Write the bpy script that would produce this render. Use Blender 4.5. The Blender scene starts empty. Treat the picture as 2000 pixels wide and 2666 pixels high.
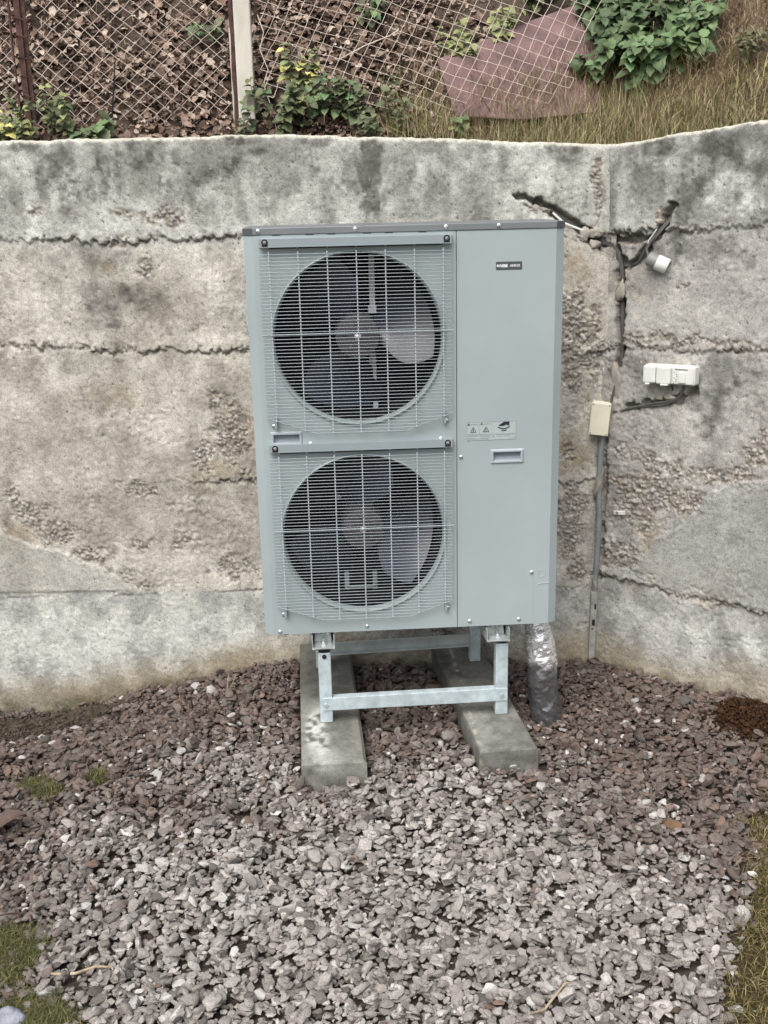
import bpy, bmesh, math, random
import numpy as np
from mathutils import Vector, Matrix, Euler

random.seed(7)
RNG = np.random.default_rng(11)
SC = bpy.context.scene
COL = SC.collection

# ------------------------------------------------------------------ camera
cam = bpy.data.cameras.new('camera')
cam.sensor_fit = 'VERTICAL'
cam.sensor_height = 36.0
cam.lens = 2786.15 / 2666 * 36.0
cam.clip_start = 0.05
cam.clip_end = 500
cam_ob = bpy.data.objects.new('camera', cam)
COL.objects.link(cam_ob)
_yaw, _pit, _rol = -0.0538, 0.2832, -0.02279
_r = Vector((math.cos(_yaw), math.sin(_yaw), 0))
_f0 = Vector((-math.sin(_yaw), math.cos(_yaw), 0))
_fw = math.cos(_pit) * _f0 - math.sin(_pit) * Vector((0, 0, 1))
_up = math.sin(_pit) * _f0 + math.cos(_pit) * Vector((0, 0, 1))
_X = math.cos(_rol) * _r + math.sin(_rol) * _up
_Y = -math.sin(_rol) * _r + math.cos(_rol) * _up
_m = Matrix((_X, _Y, -_fw)).transposed().to_4x4()
_m.translation = Vector((-0.26134, -3.30065, 1.7903))
cam_ob.matrix_world = _m
SC.camera = cam_ob

# ------------------------------------------------------------------ light (overcast)
SUN_DIR = Vector((-0.30, -0.62, 0.95)).normalized()
world = bpy.data.worlds.new('World')
SC.world = world
world.use_nodes = True
wn = world.node_tree
wn.nodes.clear()
wo = wn.nodes.new('ShaderNodeOutputWorld')
wb = wn.nodes.new('ShaderNodeBackground')
wh = wn.nodes.new('ShaderNodeHueSaturation')
ws = wn.nodes.new('ShaderNodeTexSky')
ws.sky_type = 'NISHITA'
ws.sun_disc = False
ws.sun_elevation = math.asin(SUN_DIR.z)
ws.sun_rotation = math.atan2(SUN_DIR.x, SUN_DIR.y)
ws.air_density = 1.0
ws.dust_density = 4.0
ws.ozone_density = 1.0
wh.inputs['Saturation'].default_value = 0.55
wb.inputs['Strength'].default_value = 0.095
wn.links.new(ws.outputs[0], wh.inputs['Color'])
wn.links.new(wh.outputs[0], wb.inputs['Color'])
wn.links.new(wb.outputs[0], wo.inputs['Surface'])

sun = bpy.data.lights.new('sun', 'SUN')
sun.energy = 1.5
sun.angle = math.radians(45)
sun.color = (1.0, 0.97, 0.93)
sun_ob = bpy.data.objects.new('sun', sun)
sun_ob.rotation_euler = SUN_DIR.to_track_quat('Z', 'Y').to_euler()
sun_ob.location = (-2, -4, 6)
COL.objects.link(sun_ob)

SC.view_settings.view_transform = 'Standard'
SC.view_settings.look = 'None'
SC.view_settings.exposure = 0.92
SC.view_settings.gamma = 1.0
SC.view_settings.use_curve_mapping = False

# ------------------------------------------------------------------ materials
def _nodes(name):
    m = bpy.data.materials.new(name)
    m.use_nodes = True
    nt = m.node_tree
    b = nt.nodes['Principled BSDF']
    return m, nt, b


def ramp(nt, stops):
    r = nt.nodes.new('ShaderNodeValToRGB')
    cr = r.color_ramp
    while len(cr.elements) < len(stops):
        cr.elements.new(0.5)
    for e, (p, c) in zip(cr.elements, stops):
        e.position = p
        e.color = (*c, 1)
    return r


def mat(name, color, rough=0.6, metal=0.0, var=0.15, scale=30.0, bump=0.0, bscale=None, bdist=0.002, color2=None,
        stretch=(1, 1, 1), rvar=0.0, coat=0.0, rand=0.0, spec=None, detail=6):
    """Principled surface whose colour wanders between two tones with a noise, plus a fine relief."""
    m, nt, b = _nodes(name)
    L = nt.links.new
    tc = nt.nodes.new('ShaderNodeTexCoord')
    mp = nt.nodes.new('ShaderNodeMapping')
    mp.inputs['Scale'].default_value = stretch
    L(tc.outputs['Object'], mp.inputs['Vector'])
    n = nt.nodes.new('ShaderNodeTexNoise')
    n.inputs['Scale'].default_value = scale
    n.inputs['Detail'].default_value = detail
    n.inputs['Roughness'].default_value = 0.6
    L(mp.outputs[0], n.inputs['Vector'])
    lo = tuple(c * (1 - var) for c in color)
    hi = color2 or tuple(min(1, c * (1 + var)) for c in color)
    r = ramp(nt, [(0.32, lo), (0.68, hi)])
    L(n.outputs['Fac'], r.inputs['Fac'])
    out = r.outputs['Color']
    if rand:
        oi = nt.nodes.new('ShaderNodeObjectInfo')
        hs = nt.nodes.new('ShaderNodeHueSaturation')
        mr = nt.nodes.new('ShaderNodeMapRange')
        mr.inputs['To Min'].default_value = 1 - rand
        mr.inputs['To Max'].default_value = 1 + rand
        L(oi.outputs['Random'], mr.inputs['Value'])
        L(mr.outputs[0], hs.inputs['Value'])
        mh = nt.nodes.new('ShaderNodeMapRange')
        mh.inputs['To Min'].default_value = 0.5 - rand * 0.06
        mh.inputs['To Max'].default_value = 0.5 + rand * 0.05
        ml = nt.nodes.new('ShaderNodeMath')
        ml.operation = 'FRACT'
        mm = nt.nodes.new('ShaderNodeMath')
        mm.operation = 'MULTIPLY'
        mm.inputs[1].default_value = 7.31
        L(oi.outputs['Random'], mm.inputs[0])
        L(mm.outputs[0], ml.inputs[0])
        L(ml.outputs[0], mh.inputs['Value'])
        L(mh.outputs[0], hs.inputs['Hue'])
        L(out, hs.inputs['Color'])
        out = hs.outputs['Color']
    L(out, b.inputs['Base Color'])
    b.inputs['Metallic'].default_value = metal
    b.inputs['Roughness'].default_value = rough
    if spec is not None:
        b.inputs['Specular IOR Level'].default_value = spec
    if coat:
        b.inputs['Coat Weight'].default_value = coat
        b.inputs['Coat Roughness'].default_value = 0.08
    if rvar:
        mr = nt.nodes.new('ShaderNodeMapRange')
        mr.inputs['To Min'].default_value = max(0.02, rough - rvar)
        mr.inputs['To Max'].default_value = min(1, rough + rvar)
        L(n.outputs['Fac'], mr.inputs['Value'])
        L(mr.outputs[0], b.inputs['Roughness'])
    if bump:
        n2 = nt.nodes.new('ShaderNodeTexNoise')
        n2.inputs['Scale'].default_value = bscale or scale * 4
        n2.inputs['Detail'].default_value = 5
        L(mp.outputs[0], n2.inputs['Vector'])
        bp = nt.nodes.new('ShaderNodeBump')
        bp.inputs['Strength'].default_value = bump
        bp.inputs['Distance'].default_value = bdist
        L(n2.outputs['Fac'], bp.inputs['Height'])
        L(bp.outputs[0], b.inputs['Normal'])
    return m


def attr_mat(name, rough=0.9, fine=0.18, scale=120.0, bump=0.4, bscale=260.0, bdist=0.002, spec=0.3, scale2=400.0, trans=0.0):
    """Colour from the mesh's own 'Col' attribute (stains, kinds of stone), broken up by two fine noises."""
    m, nt, b = _nodes(name)
    L = nt.links.new
    at = nt.nodes.new('ShaderNodeAttribute')
    at.attribute_name = 'Col'
    tc = nt.nodes.new('ShaderNodeTexCoord')
    n = nt.nodes.new('ShaderNodeTexNoise')
    n.inputs['Scale'].default_value = scale
    n.inputs['Detail'].default_value = 7
    n.inputs['Roughness'].default_value = 0.65
    L(tc.outputs['Object'], n.inputs['Vector'])
    mr = nt.nodes.new('ShaderNodeMapRange')
    mr.inputs['From Min'].default_value = 0.3
    mr.inputs['From Max'].default_value = 0.7
    mr.inputs['To Min'].default_value = 1 - fine
    mr.inputs['To Max'].default_value = 1 + fine
    L(n.outputs['Fac'], mr.inputs['Value'])
    ns = nt.nodes.new('ShaderNodeTexNoise')
    ns.inputs['Scale'].default_value = scale2
    ns.inputs['Detail'].default_value = 3
    L(tc.outputs['Object'], ns.inputs['Vector'])
    m2 = nt.nodes.new('ShaderNodeMapRange')
    m2.inputs['From Min'].default_value = 0.36
    m2.inputs['From Max'].default_value = 0.50
    m2.inputs['To Min'].default_value = 1 - fine * 1.6
    m2.inputs['To Max'].default_value = 1.07
    L(ns.outputs['Fac'], m2.inputs['Value'])
    mm_ = nt.nodes.new('ShaderNodeMath')
    mm_.operation = 'MULTIPLY'
    L(mr.outputs[0], mm_.inputs[0])
    L(m2.outputs[0], mm_.inputs[1])
    mr = mm_
    mx = nt.nodes.new('ShaderNodeVectorMath')
    mx.operation = 'SCALE'
    L(at.outputs['Color'], mx.inputs[0])
    L(mr.outputs[0], mx.inputs['Scale'])
    L(mx.outputs[0], b.inputs['Base Color'])
    b.inputs['Roughness'].default_value = rough
    b.inputs['Specular IOR Level'].default_value = spec
    if bump:
        n2 = nt.nodes.new('ShaderNodeTexNoise')
        n2.inputs['Scale'].default_value = bscale
        n2.inputs['Detail'].default_value = 8
        n2.inputs['Roughness'].default_value = 0.7
        L(tc.outputs['Object'], n2.inputs['Vector'])
        bp = nt.nodes.new('ShaderNodeBump')
        bp.inputs['Strength'].default_value = bump
        bp.inputs['Distance'].default_value = bdist
        L(n2.outputs['Fac'], bp.inputs['Height'])
        L(bp.outputs[0], b.inputs['Normal'])
    return m


M = {}
M['concrete'] = attr_mat('weathered_concrete', 0.92, 0.17, 70, 0.8, 260, 0.005, scale2=190)
M['soil'] = attr_mat('soil', 0.95, 0.4, 60, 1.0, 110, 0.012, spec=0.15)
M['stone'] = attr_mat('crushed_stone', 0.88, 0.24, 90, 0.5, 240, 0.002, spec=0.25)
M['blade'] = attr_mat('grass_blade', 0.75, 0.1, 40, 0, spec=0.25)
M['deadleaf'] = attr_mat('dead_leaf', 0.85, 0.25, 60, 0.3, 120, 0.002, spec=0.2)
M['paint'] = mat('grey_green_sheet_metal_paint', (0.340, 0.396, 0.406), 0.36, 0, 0.08, 2.2, 0.25, 3.0, 0.006, spec=0.5)
M['lid'] = mat('dark_grey_sheet_metal_paint', (0.185, 0.20, 0.208), 0.38, 0.1, 0.06, 8, spec=0.5)
M['lid_cap'] = mat('dark_plastic_corner', (0.075, 0.082, 0.088), 0.5, 0, 0.08, 20)
M['bracket'] = mat('bracket_paint', (0.265, 0.312, 0.332), 0.42, 0, 0.04, 8)
M['wire'] = mat('coated_grille_wire', (0.345, 0.395, 0.425), 0.5, 0, 0.05, 20)
M['blackhole'] = mat('coil_fins', (0.003, 0.003, 0.006), 0.75, 0.0, 0.4, 200, stretch=(1, 1, 0.02))
M['plenum'] = mat('dark_duct', (0.006, 0.006, 0.011), 0.7, 0, 0.2, 15, spec=0.2)
M['fanblade'] = mat('grey_fan_plastic', (0.030, 0.038, 0.056), 0.34, 0, 0.3, 240, 0.1, 500, 0.0005, spec=0.7)
M['fanhub'] = mat('dark_fan_hub', (0.055, 0.051, 0.061), 0.5, 0, 0.2, 60)
M['zinc'] = mat('galvanised_steel', (0.54, 0.63, 0.66), 0.42, 0.30, 0.22, 22, 0.06, 300, 0.0006, rvar=0.12)
M['zinc_dull'] = mat('dull_zinc_channel', (0.46, 0.50, 0.49), 0.42, 0.45, 0.18, 18, 0.06, 300, 0.0006, rvar=0.1)
M['screw'] = mat('bright_screw', (0.75, 0.77, 0.78), 0.28, 0.9, 0.08, 60)
M['rubber'] = mat('black_rubber', (0.02, 0.022, 0.024), 0.5, 0, 0.2, 40)
M['beam'] = attr_mat('precast_concrete', 0.8, 0.2, 70, 0.35, 300, 0.002, spec=0.35)
M['foil'] = mat('wrinkled_foil_film', (0.85, 0.85, 0.87), 0.24, 0.75, 0.22, 14, 0.7, 48, 0.012, rvar=0.1, coat=0.7)
M['foil2'] = mat('dark_foil_sleeve', (0.17, 0.17, 0.175), 0.28, 0.65, 0.22, 14, 0.3, 40, 0.004, rvar=0.1, coat=0.7)
M['white'] = mat('aged_white_plastic', (0.72, 0.72, 0.68), 0.42, 0, 0.06, 14)
M['greyplastic'] = mat('grey_plastic', (0.22, 0.22, 0.21), 0.5, 0, 0.1, 30)
M['cream'] = mat('cream_plastic', (0.78, 0.74, 0.59), 0.45, 0, 0.06, 14)
M['support'] = mat('white_zinc_strip', (0.72, 0.75, 0.76), 0.5, 0, 0.06, 14)
M['cable'] = mat('black_cable', (0.085, 0.083, 0.080), 0.55, 0, 0.3, 40)
M['conduit'] = mat('grey_conduit', (0.23, 0.25, 0.26), 0.55, 0, 0.15, 25)
M['mortar'] = mat('smeared_mortar', (0.33, 0.305, 0.26), 0.95, 0, 0.22, 30, 0.7, 150, 0.004)
M['trunk'] = mat('dirty_metal_trunking', (0.42, 0.42, 0.38), 0.5, 0.35, 0.25, 30)
M['dark'] = mat('dark_opening_and_shade', (0.012, 0.012, 0.012), 0.8, 0, 0.1, 20)
M['rust'] = mat('rusty_steel', (0.060, 0.030, 0.026), 0.85, 0.1, 0.4, 30, 0.5, 120, 0.003, color2=(0.125, 0.062, 0.050))
M['upright'] = mat('pale_grille_upright', (0.47, 0.52, 0.56), 0.45, 0, 0.05, 20)
M['fencewire'] = mat('old_galvanised_wire', (0.72, 0.62, 0.54), 0.6, 0.0, 0.15, 12)
M['post'] = mat('pale_concrete_post', (0.60, 0.575, 0.50), 0.9, 0, 0.15, 14, 0.35, 90, 0.003, stretch=(1, 1, 0.35))
M['sheet'] = mat('mauve_brown_sheet', (0.185, 0.116, 0.112), 0.85, 0, 0.35, 9, 0.6, 22, 0.010)
M['leaf'] = mat('nettle_leaf', (0.125, 0.195, 0.085), 0.55, 0, 0.25, 30, 0.3, 70, 0.002, rand=0.35, spec=0.4)
M['leaf_yg'] = mat('yellow_green_leaf', (0.26, 0.29, 0.12), 0.6, 0, 0.25, 30, 0.3, 70, 0.002, rand=0.3)
M['leaf_dk'] = mat('bramble_leaf', (0.100, 0.125, 0.055), 0.55, 0, 0.3, 30, 0.3, 70, 0.002, rand=0.45)
M['leaf_y'] = mat('yellowed_leaf', (0.50, 0.47, 0.15), 0.6, 0, 0.25, 30, rand=0.3)
M['leaf_gb'] = mat('dusty_olive_leaf', (0.13, 0.135, 0.065), 0.7, 0, 0.25, 30, rand=0.3)
M['stem'] = mat('plant_stem', (0.11, 0.11, 0.05), 0.7, 0, 0.3, 30)
M['badge'] = mat('dark_grey_badge', (0.065, 0.080, 0.088), 0.35, 0, 0.05, 30)
M['print_white'] = mat('white_print', (0.85, 0.87, 0.87), 0.5, 0, 0.02, 30)
M['print_dark'] = mat('dark_print', (0.012, 0.022, 0.03), 0.5, 0, 0.1, 30)
M['print_grey'] = mat('grey_print', (0.20, 0.235, 0.24), 0.5, 0, 0.05, 30)
M['print_pale'] = mat('clear_label_film', (0.40, 0.455, 0.455), 0.25, 0, 0.02, 30)
M['ochre'] = mat('ochre_stone', (0.150, 0.088, 0.048), 0.85, 0, 0.25, 60, 0.4, 140, 0.003)
M['palestone'] = mat('pale_stone', (0.46, 0.44, 0.41), 0.85, 0, 0.15, 60, 0.4, 140, 0.002, rand=0.12)
M['darkstone'] = mat('dark_slate_stone', (0.075, 0.068, 0.064), 0.8, 0, 0.2, 60, 0.4, 140, 0.002)
M['bluestone'] = mat('blue_grey_stone', (0.27, 0.285, 0.32), 0.9, 0, 0.35, 40, 0.9, 60, 0.008)
M['straw'] = mat('dry_stalk', (0.36, 0.29, 0.20), 0.8, 0, 0.4, 60, 0.4, 150, 0.002)
M['brownleaf'] = mat('brown_dry_leaf', (0.085, 0.055, 0.043), 0.65, 0, 0.35, 25, 0.4, 60, 0.003)

# ------------------------------------------------------------------ object helpers
ORG = {}


def tag(o, label=None, cat=None, group=None, kind=None):
    if label: o['label'] = label
    if cat: o['category'] = cat
    if group: o['group'] = group
    if kind: o['kind'] = kind
    return o


def thing(name, loc, label, cat, group=None):
    o = bpy.data.objects.new(name, None)
    o.empty_display_size = 0.1
    o.location = loc
    COL.objects.link(o)
    ORG[o.name] = Vector(loc)
    return tag(o, label, cat, group)


def link(name, me, m, parent=None):
    o = bpy.data.objects.new(name, me)
    if m is not None and not me.materials:
        me.materials.append(m)
    COL.objects.link(o)
    if parent is not None:
        o.parent = parent
        ORG[o.name] = ORG[parent.name]
    else:
        ORG[o.name] = Vector((0, 0, 0))
    return o


class MB:
    def __init__(s):
        s.v, s.f = [], []

    def add(s, vs, fs):
        b = len(s.v)
        s.v += [tuple(v) for v in vs]
        s.f += [tuple(i + b for i in f) for f in fs]
        return s

    def box(s, x0, x1, y0, y1, z0, z1, T=None):
        vs = [(x, y, z) for x in (x0, x1) for y in (y0, y1) for z in (z0, z1)]
        if T: vs = [T(Vector(v)) for v in vs]
        return s.add(vs, [(0, 1, 3, 2), (4, 6, 7, 5), (0, 4, 5, 1), (2, 3, 7, 6), (0, 2, 6, 4), (1, 5, 7, 3)])

    def hexa(s, bot, top):
        return s.add(list(bot) + list(top), [(3, 2, 1, 0), (4, 5, 6, 7), (0, 1, 5, 4), (1, 2, 6, 5), (2, 3, 7, 6), (3, 0, 4, 7)])

    def prism(s, poly, y0, y1, T=None):
        """polygon in (x, z) extruded along y"""
        n = len(poly)
        vs = [(p[0], y0, p[1]) for p in poly] + [(p[0], y1, p[1]) for p in poly]
        if T: vs = [T(Vector(v)) for v in vs]
        fs = [tuple(range(n)), tuple(range(2 * n - 1, n - 1, -1))]
        fs += [(i, i + n, (i + 1) % n + n, (i + 1) % n) for i in range(n)]
        return s.add(vs, fs)

    def tube(s, pts, r, n=6, cap=True):
        pts = [Vector(p) for p in pts]
        rr = r if isinstance(r, (list, tuple)) else [r] * len(pts)
        t = (pts[1] - pts[0]).normalized()
        a = t.orthogonal().normalized()
        vs = []
        for i, p in enumerate(pts):
            d = (pts[min(i + 1, len(pts) - 1)] - pts[max(i - 1, 0)])
            if d.length < 1e-9: d = t.copy()
            d.normalize()
            a = (a - d * a.dot(d))
            if a.length < 1e-6: a = d.orthogonal()
            a.normalize()
            b = d.cross(a)
            for k in range(n):
                an = 2 * math.pi * k / n
                vs.append(p + (a * math.cos(an) + b * math.sin(an)) * rr[i])
        fs = []
        for i in range(len(pts) - 1):
            for k in range(n):
                k2 = (k + 1) % n
                fs.append((i * n + k, i * n + k2, (i + 1) * n + k2, (i + 1) * n + k))
        if cap:
            fs.append(tuple(range(n - 1, -1, -1)))
            e = (len(pts) - 1) * n
            fs.append(tuple(range(e, e + n)))
        return s.add(vs, fs)

    def rev(s, prof, c, n=48, ax='y', closed=False):
        """profile [(radius, offset)] turned about the y (or z) axis through c"""
        vs, fs = [], []
        for r, o in prof:
            for k in range(n):
                a = 2 * math.pi * k / n
                if ax == 'y':
                    vs.append((c[0] + r * math.cos(a), c[1] + o, c[2] + r * math.sin(a)))
                else:
                    vs.append((c[0] + r * math.cos(a), c[1] + r * math.sin(a), c[2] + o))
        for i in range(len(prof) - 1):
            for k in range(n):
                k2 = (k + 1) % n
                fs.append((i * n + k, i * n + k2, (i + 1) * n + k2, (i + 1) * n + k))
        if closed:
            fs.append(tuple(range(n - 1, -1, -1)))
            e = (len(prof) - 1) * n
            fs.append(tuple(range(e, e + n)))
        return s.add(vs, fs)

    def mesh(s, name, org=(0, 0, 0), bevel=0.0, smooth=False, seg=2, ang=30):
        me = bpy.data.meshes.new(name)
        o = Vector(org)
        me.from_pydata([Vector(v) - o for v in s.v], [], s.f)
        bm = bmesh.new()
        bm.from_mesh(me)
        bmesh.ops.recalc_face_normals(bm, faces=bm.faces)
        if bevel:
            es = [e for e in bm.edges if len(e.link_faces) == 2 and e.calc_face_angle(0) > math.radians(ang)]
            bmesh.ops.bevel(bm, geom=es, offset=bevel, segments=seg, affect='EDGES', profile=0.5, clamp_overlap=True)
        for f in bm.faces:
            f.smooth = smooth
        bm.to_mesh(me)
        bm.free()
        if smooth:
            try:
                me.set_sharp_from_angle(angle=math.radians(38))
            except Exception:
                pass
        return me

    def build(s, name, m, parent=None, bevel=0.0, smooth=False, seg=2, ang=30):
        org = ORG[parent.name] if parent is not None else (0, 0, 0)
        return link(name, s.mesh(name, org, bevel, smooth, seg, ang), m, parent)


def np_mesh(name, V, F, col=None, smooth=True):
    """big mesh straight from arrays; F is (n, k) with one face size"""
    me = bpy.data.meshes.new(name)
    V = np.asarray(V, np.float32)
    F = np.asarray(F, np.int32)
    k = F.shape[1]
    me.vertices.add(len(V))
    me.vertices.foreach_set('co', V.ravel())
    me.loops.add(F.size)
    me.loops.foreach_set('vertex_index', F.ravel())
    me.polygons.add(len(F))
    me.polygons.foreach_set('loop_start', np.arange(0, F.size, k, dtype=np.int32))
    me.polygons.foreach_set('loop_total', np.full(len(F), k, np.int32))
    me.polygons.foreach_set('use_smooth', np.full(len(F), smooth, bool))
    me.update(calc_edges=True)
    if col is not None:
        a = me.attributes.new('Col', 'FLOAT_COLOR', 'POINT')
        c = np.ones((len(V), 4), np.float32)
        c[:, :3] = col
        a.data.foreach_set('color', c.ravel())
    return me


# ------------------------------------------------------------------ noise in numpy
def _h(ix, iy, seed):
    v = np.sin(ix * 127.1 + iy * 311.7 + seed * 74.7) * 43758.5453
    return v - np.floor(v)


def vnoise(x, y, seed=0):
    ix, iy = np.floor(x), np.floor(y)
    fx, fy = x - ix, y - iy
    ux, uy = fx * fx * (3 - 2 * fx), fy * fy * (3 - 2 * fy)
    a, b = _h(ix, iy, seed), _h(ix + 1, iy, seed)
    c, d = _h(ix, iy + 1, seed), _h(ix + 1, iy + 1, seed)
    return (a * (1 - ux) + b * ux) * (1 - uy) + (c * (1 - ux) + d * ux) * uy


def fbm(x, y, seed=0, oct=4, gain=0.5):
    s, a, t = 0, 1.0, 0
    for i in range(oct):
        s = s + a * vnoise(x * 2 ** i + i * 17.3, y * 2 ** i - i * 9.1, seed + i * 3)
        t += a
        a *= gain
    return s / t


def worley(x, y, seed=0):
    ix, iy = np.floor(x), np.floor(y)
    f1 = np.full(x.shape, 9.0)
    f2 = np.full(x.shape, 9.0)
    hid = np.zeros(x.shape)
    for dx in (-1, 0, 1):
        for dy in (-1, 0, 1):
            cx, cy = ix + dx, iy + dy
            px, py = cx + _h(cx, cy, seed), cy + _h(cx, cy, seed + 5)
            d = np.hypot(x - px, y - py)
            near = d < f1
            f2 = np.where(near, f1, np.minimum(f2, d))
            hid = np.where(near, _h(cx, cy, seed + 11), hid)
            f1 = np.where(near, d, f1)
    return f1, f2, hid


def sst(a, b, x):
    t = np.clip((x - a) / (b - a), 0, 1)
    return t * t * (3 - 2 * t)

# ------------------------------------------------------------------ the retaining wall (two faces meeting in an inner corner)
CORNER = Vector((0.775, 0.60, 0))
DL = Vector((-1, 0.0855, 0)).normalized()      # along the long wall, away from the corner
NLV = Vector((-0.0855, -1, 0)).normalized()    # its face normal, towards the yard
DR = Vector((0.53, -0.48, 0)).normalized()
NRV = Vector((-0.48, -0.53, 0)).normalized()


def W(side, s, z, out=0.0):
    d, n = (DL, NLV) if side == 'L' else (DR, NRV)
    return CORNER + d * s + n * out + Vector((0, 0, z))

honeyL=[(1.575,1.757,0.104,0.037,0.8),(1.757,1.754,0.049,0.016,0.7),(2.067,1.794,0.049,0.019,0.8),(1.923,1.771,0.042,0.013,0.5),(1.667,1.576,0.056,0.048,0.8),(1.753,1.64,0.063,0.014,0.6),(1.819,1.682,0.252,0.016,0.4),(1.403,0.95,0.088,0.196,0.8),(1.491,0.847,0.089,0.091,0.6),(1.354,0.784,0.074,0.061,0.7),(1.775,0.741,0.09,0.028,0.8),(2.205,0.658,0.091,0.07,0.8),(2.273,0.721,0.06,0.047,0.7),(2.109,0.562,0.106,0.071,0.8),(1.967,0.465,0.107,0.056,0.8),(1.852,0.383,0.077,0.04,0.6),(1.78,0.51,0.106,0.035,0.6),(1.614,0.492,0.091,0.048,0.5),(1.437,0.41,0.122,0.072,0.7),(1.748,0.341,0.092,0.024,0.6),(1.451,1.113,0.044,0.058,0.6),(1.484,1.273,0.057,0.026,0.5),(1.492,1.358,0.086,0.035,0.4),(0.12,1.332,0.07,0.155,1.0),(0.115,1.147,0.057,0.087,0.8),(0.121,0.855,0.058,0.09,0.5),(0.114,0.596,0.066,0.188,1.0),(0.079,0.392,0.06,0.096,0.8),(0.071,0.117,0.091,0.1,0.35),(0.037,1.802,0.022,0.172,0.9),(0.04,1.26,0.049,0.171,0.9),(0.453,0.138,0.305,0.066,0.5),(0.189,-0.099,0.124,0.068,0.5),(2.001,1.296,0.231,0.02,0.3),(1.631,1.758,0.416,0.019,0.4)]
honeyR=[(0.277,1.297,0.18,0.024,1.0),(0.471,1.296,0.156,0.016,0.9),(0.101,1.28,0.089,0.019,0.7),(0.189,0.731,0.163,0.089,0.9),(0.339,0.725,0.128,0.065,1.0),(0.504,0.828,0.16,0.03,1.0),(0.211,0.6,0.046,0.06,0.9),(0.107,0.459,0.094,0.07,0.9),(0.274,0.831,0.227,0.072,0.6),(0.121,0.854,0.106,0.073,0.5),(0.591,0.929,0.052,0.081,0.9),(0.236,0.408,0.135,0.027,0.6),(0.463,0.38,0.167,0.024,0.7),(0.13,0.662,0.092,0.09,0.7),(0.28,1.489,0.042,0.016,0.7),(0.197,1.721,0.07,0.077,0.5),(0.086,1.617,0.066,0.06,0.6),(0.378,1.682,0.207,0.017,0.5),(0.124,1.127,0.075,0.042,0.4)]
dkL=[(1.959,1.949,0.083,0.078,0.8),(1.642,1.955,0.164,0.078,0.6),(1.932,1.818,0.083,0.107,0.4),(0.839,1.885,0.045,0.160,1.3),(1.04,1.987,0.081,0.032,0.6),(0.87,1.742,0.055,0.053,0.6),(1.528,1.648,0.279,0.041,0.25),(1.798,1.462,0.171,0.155,0.35),(0.194,1.54,0.055,0.123,0.4),(2.117,1.661,0.085,0.082,0.25),(1.456,1.873,0.096,0.079,0.5),(2.077,2.004,0.096,0.039,0.6),(1.231,1.972,0.054,0.052,0.5),(0.041,1.893,0.027,0.078,0.5),(2.294,0.675,0.091,0.094,0.5)]
dkR=[(0.073,1.902,0.086,0.077,0.5),(0.156,1.961,0.111,0.075,0.7),(0.402,1.914,0.077,0.072,0.8),(0.506,1.886,0.075,0.107,0.6),(0.302,1.82,0.107,0.1,0.6),(0.257,1.644,0.042,0.155,0.6),(0.467,1.157,0.106,0.053,0.4),(0.091,1.511,0.131,0.122,0.3),(0.421,1.018,0.041,0.137,0.5),(0.044,1.192,0.061,0.085,0.3),(0.502,1.596,0.064,0.112,0.35),(0.238,0.955,0.087,0.085,0.2)]
whL=[(1.791,1.828,0.039,0.073,0.9),(1.33,1.671,0.07,0.081,0.8),(1.345,1.425,0.085,0.126,0.5),(1.472,1.647,0.112,0.095,0.5),(0.662,1.868,0.122,0.078,0.7),(0.459,1.89,0.122,0.065,0.7),(1.003,1.863,0.082,0.079,0.4),(1.209,1.854,0.11,0.079,0.4),(2.302,0.092,0.126,0.084,0.8),(2.089,0.022,0.22,0.085,0.7),(1.874,0.137,0.187,0.067,0.9),(1.606,0.184,0.201,0.066,0.8),(1.392,0.132,0.093,0.067,0.8),(2.227,0.191,0.187,0.083,0.5),(2.194,0.484,0.214,0.08,0.5),(2.017,0.417,0.184,0.065,0.5),(0.132,1.262,0.085,0.057,0.3)]
whR=[(0.434,1.816,0.077,0.085,0.8),(0.299,1.869,0.04,0.074,0.5),(0.54,1.766,0.074,0.097,0.7),(0.263,1.541,0.056,0.065,0.3),(0.528,1.056,0.079,0.121,0.4),(0.514,0.682,0.121,0.113,0.4),(0.166,0.236,0.14,0.095,0.5),(0.4,0.214,0.172,0.107,0.6),(0.619,0.193,0.108,0.089,0.7)]
ocL=[(1.471,0.816,0.104,0.092,0.6),(1.345,0.949,0.059,0.09,0.5),(1.829,1.12,0.233,0.088,0.4),(2.217,0.548,0.137,0.096,0.6),(1.707,-0.119,0.315,0.086,0.8),(2.025,-0.133,0.238,0.069,0.8),(1.417,-0.019,0.188,0.085,0.8),(0.107,0.855,0.087,0.09,0.7),(0.139,1.538,0.083,0.082,0.5),(0.069,0.034,0.122,0.101,0.6),(1.83,1.573,0.042,0.041,0.6),(1.382,1.285,0.086,0.115,0.3),(0.993,0.044,0.309,0.101,0.6)]
ocR=[(0.236,0.408,0.179,0.092,0.4),(0.212,0.586,0.09,0.12,0.6),(0.093,1.457,0.132,0.081,0.4),(0.464,0.366,0.167,0.059,0.5),(0.292,-0.052,0.137,0.064,0.8),(0.129,-0.032,0.081,0.099,0.6),(0.529,0.468,0.163,0.087,0.3)]
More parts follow.
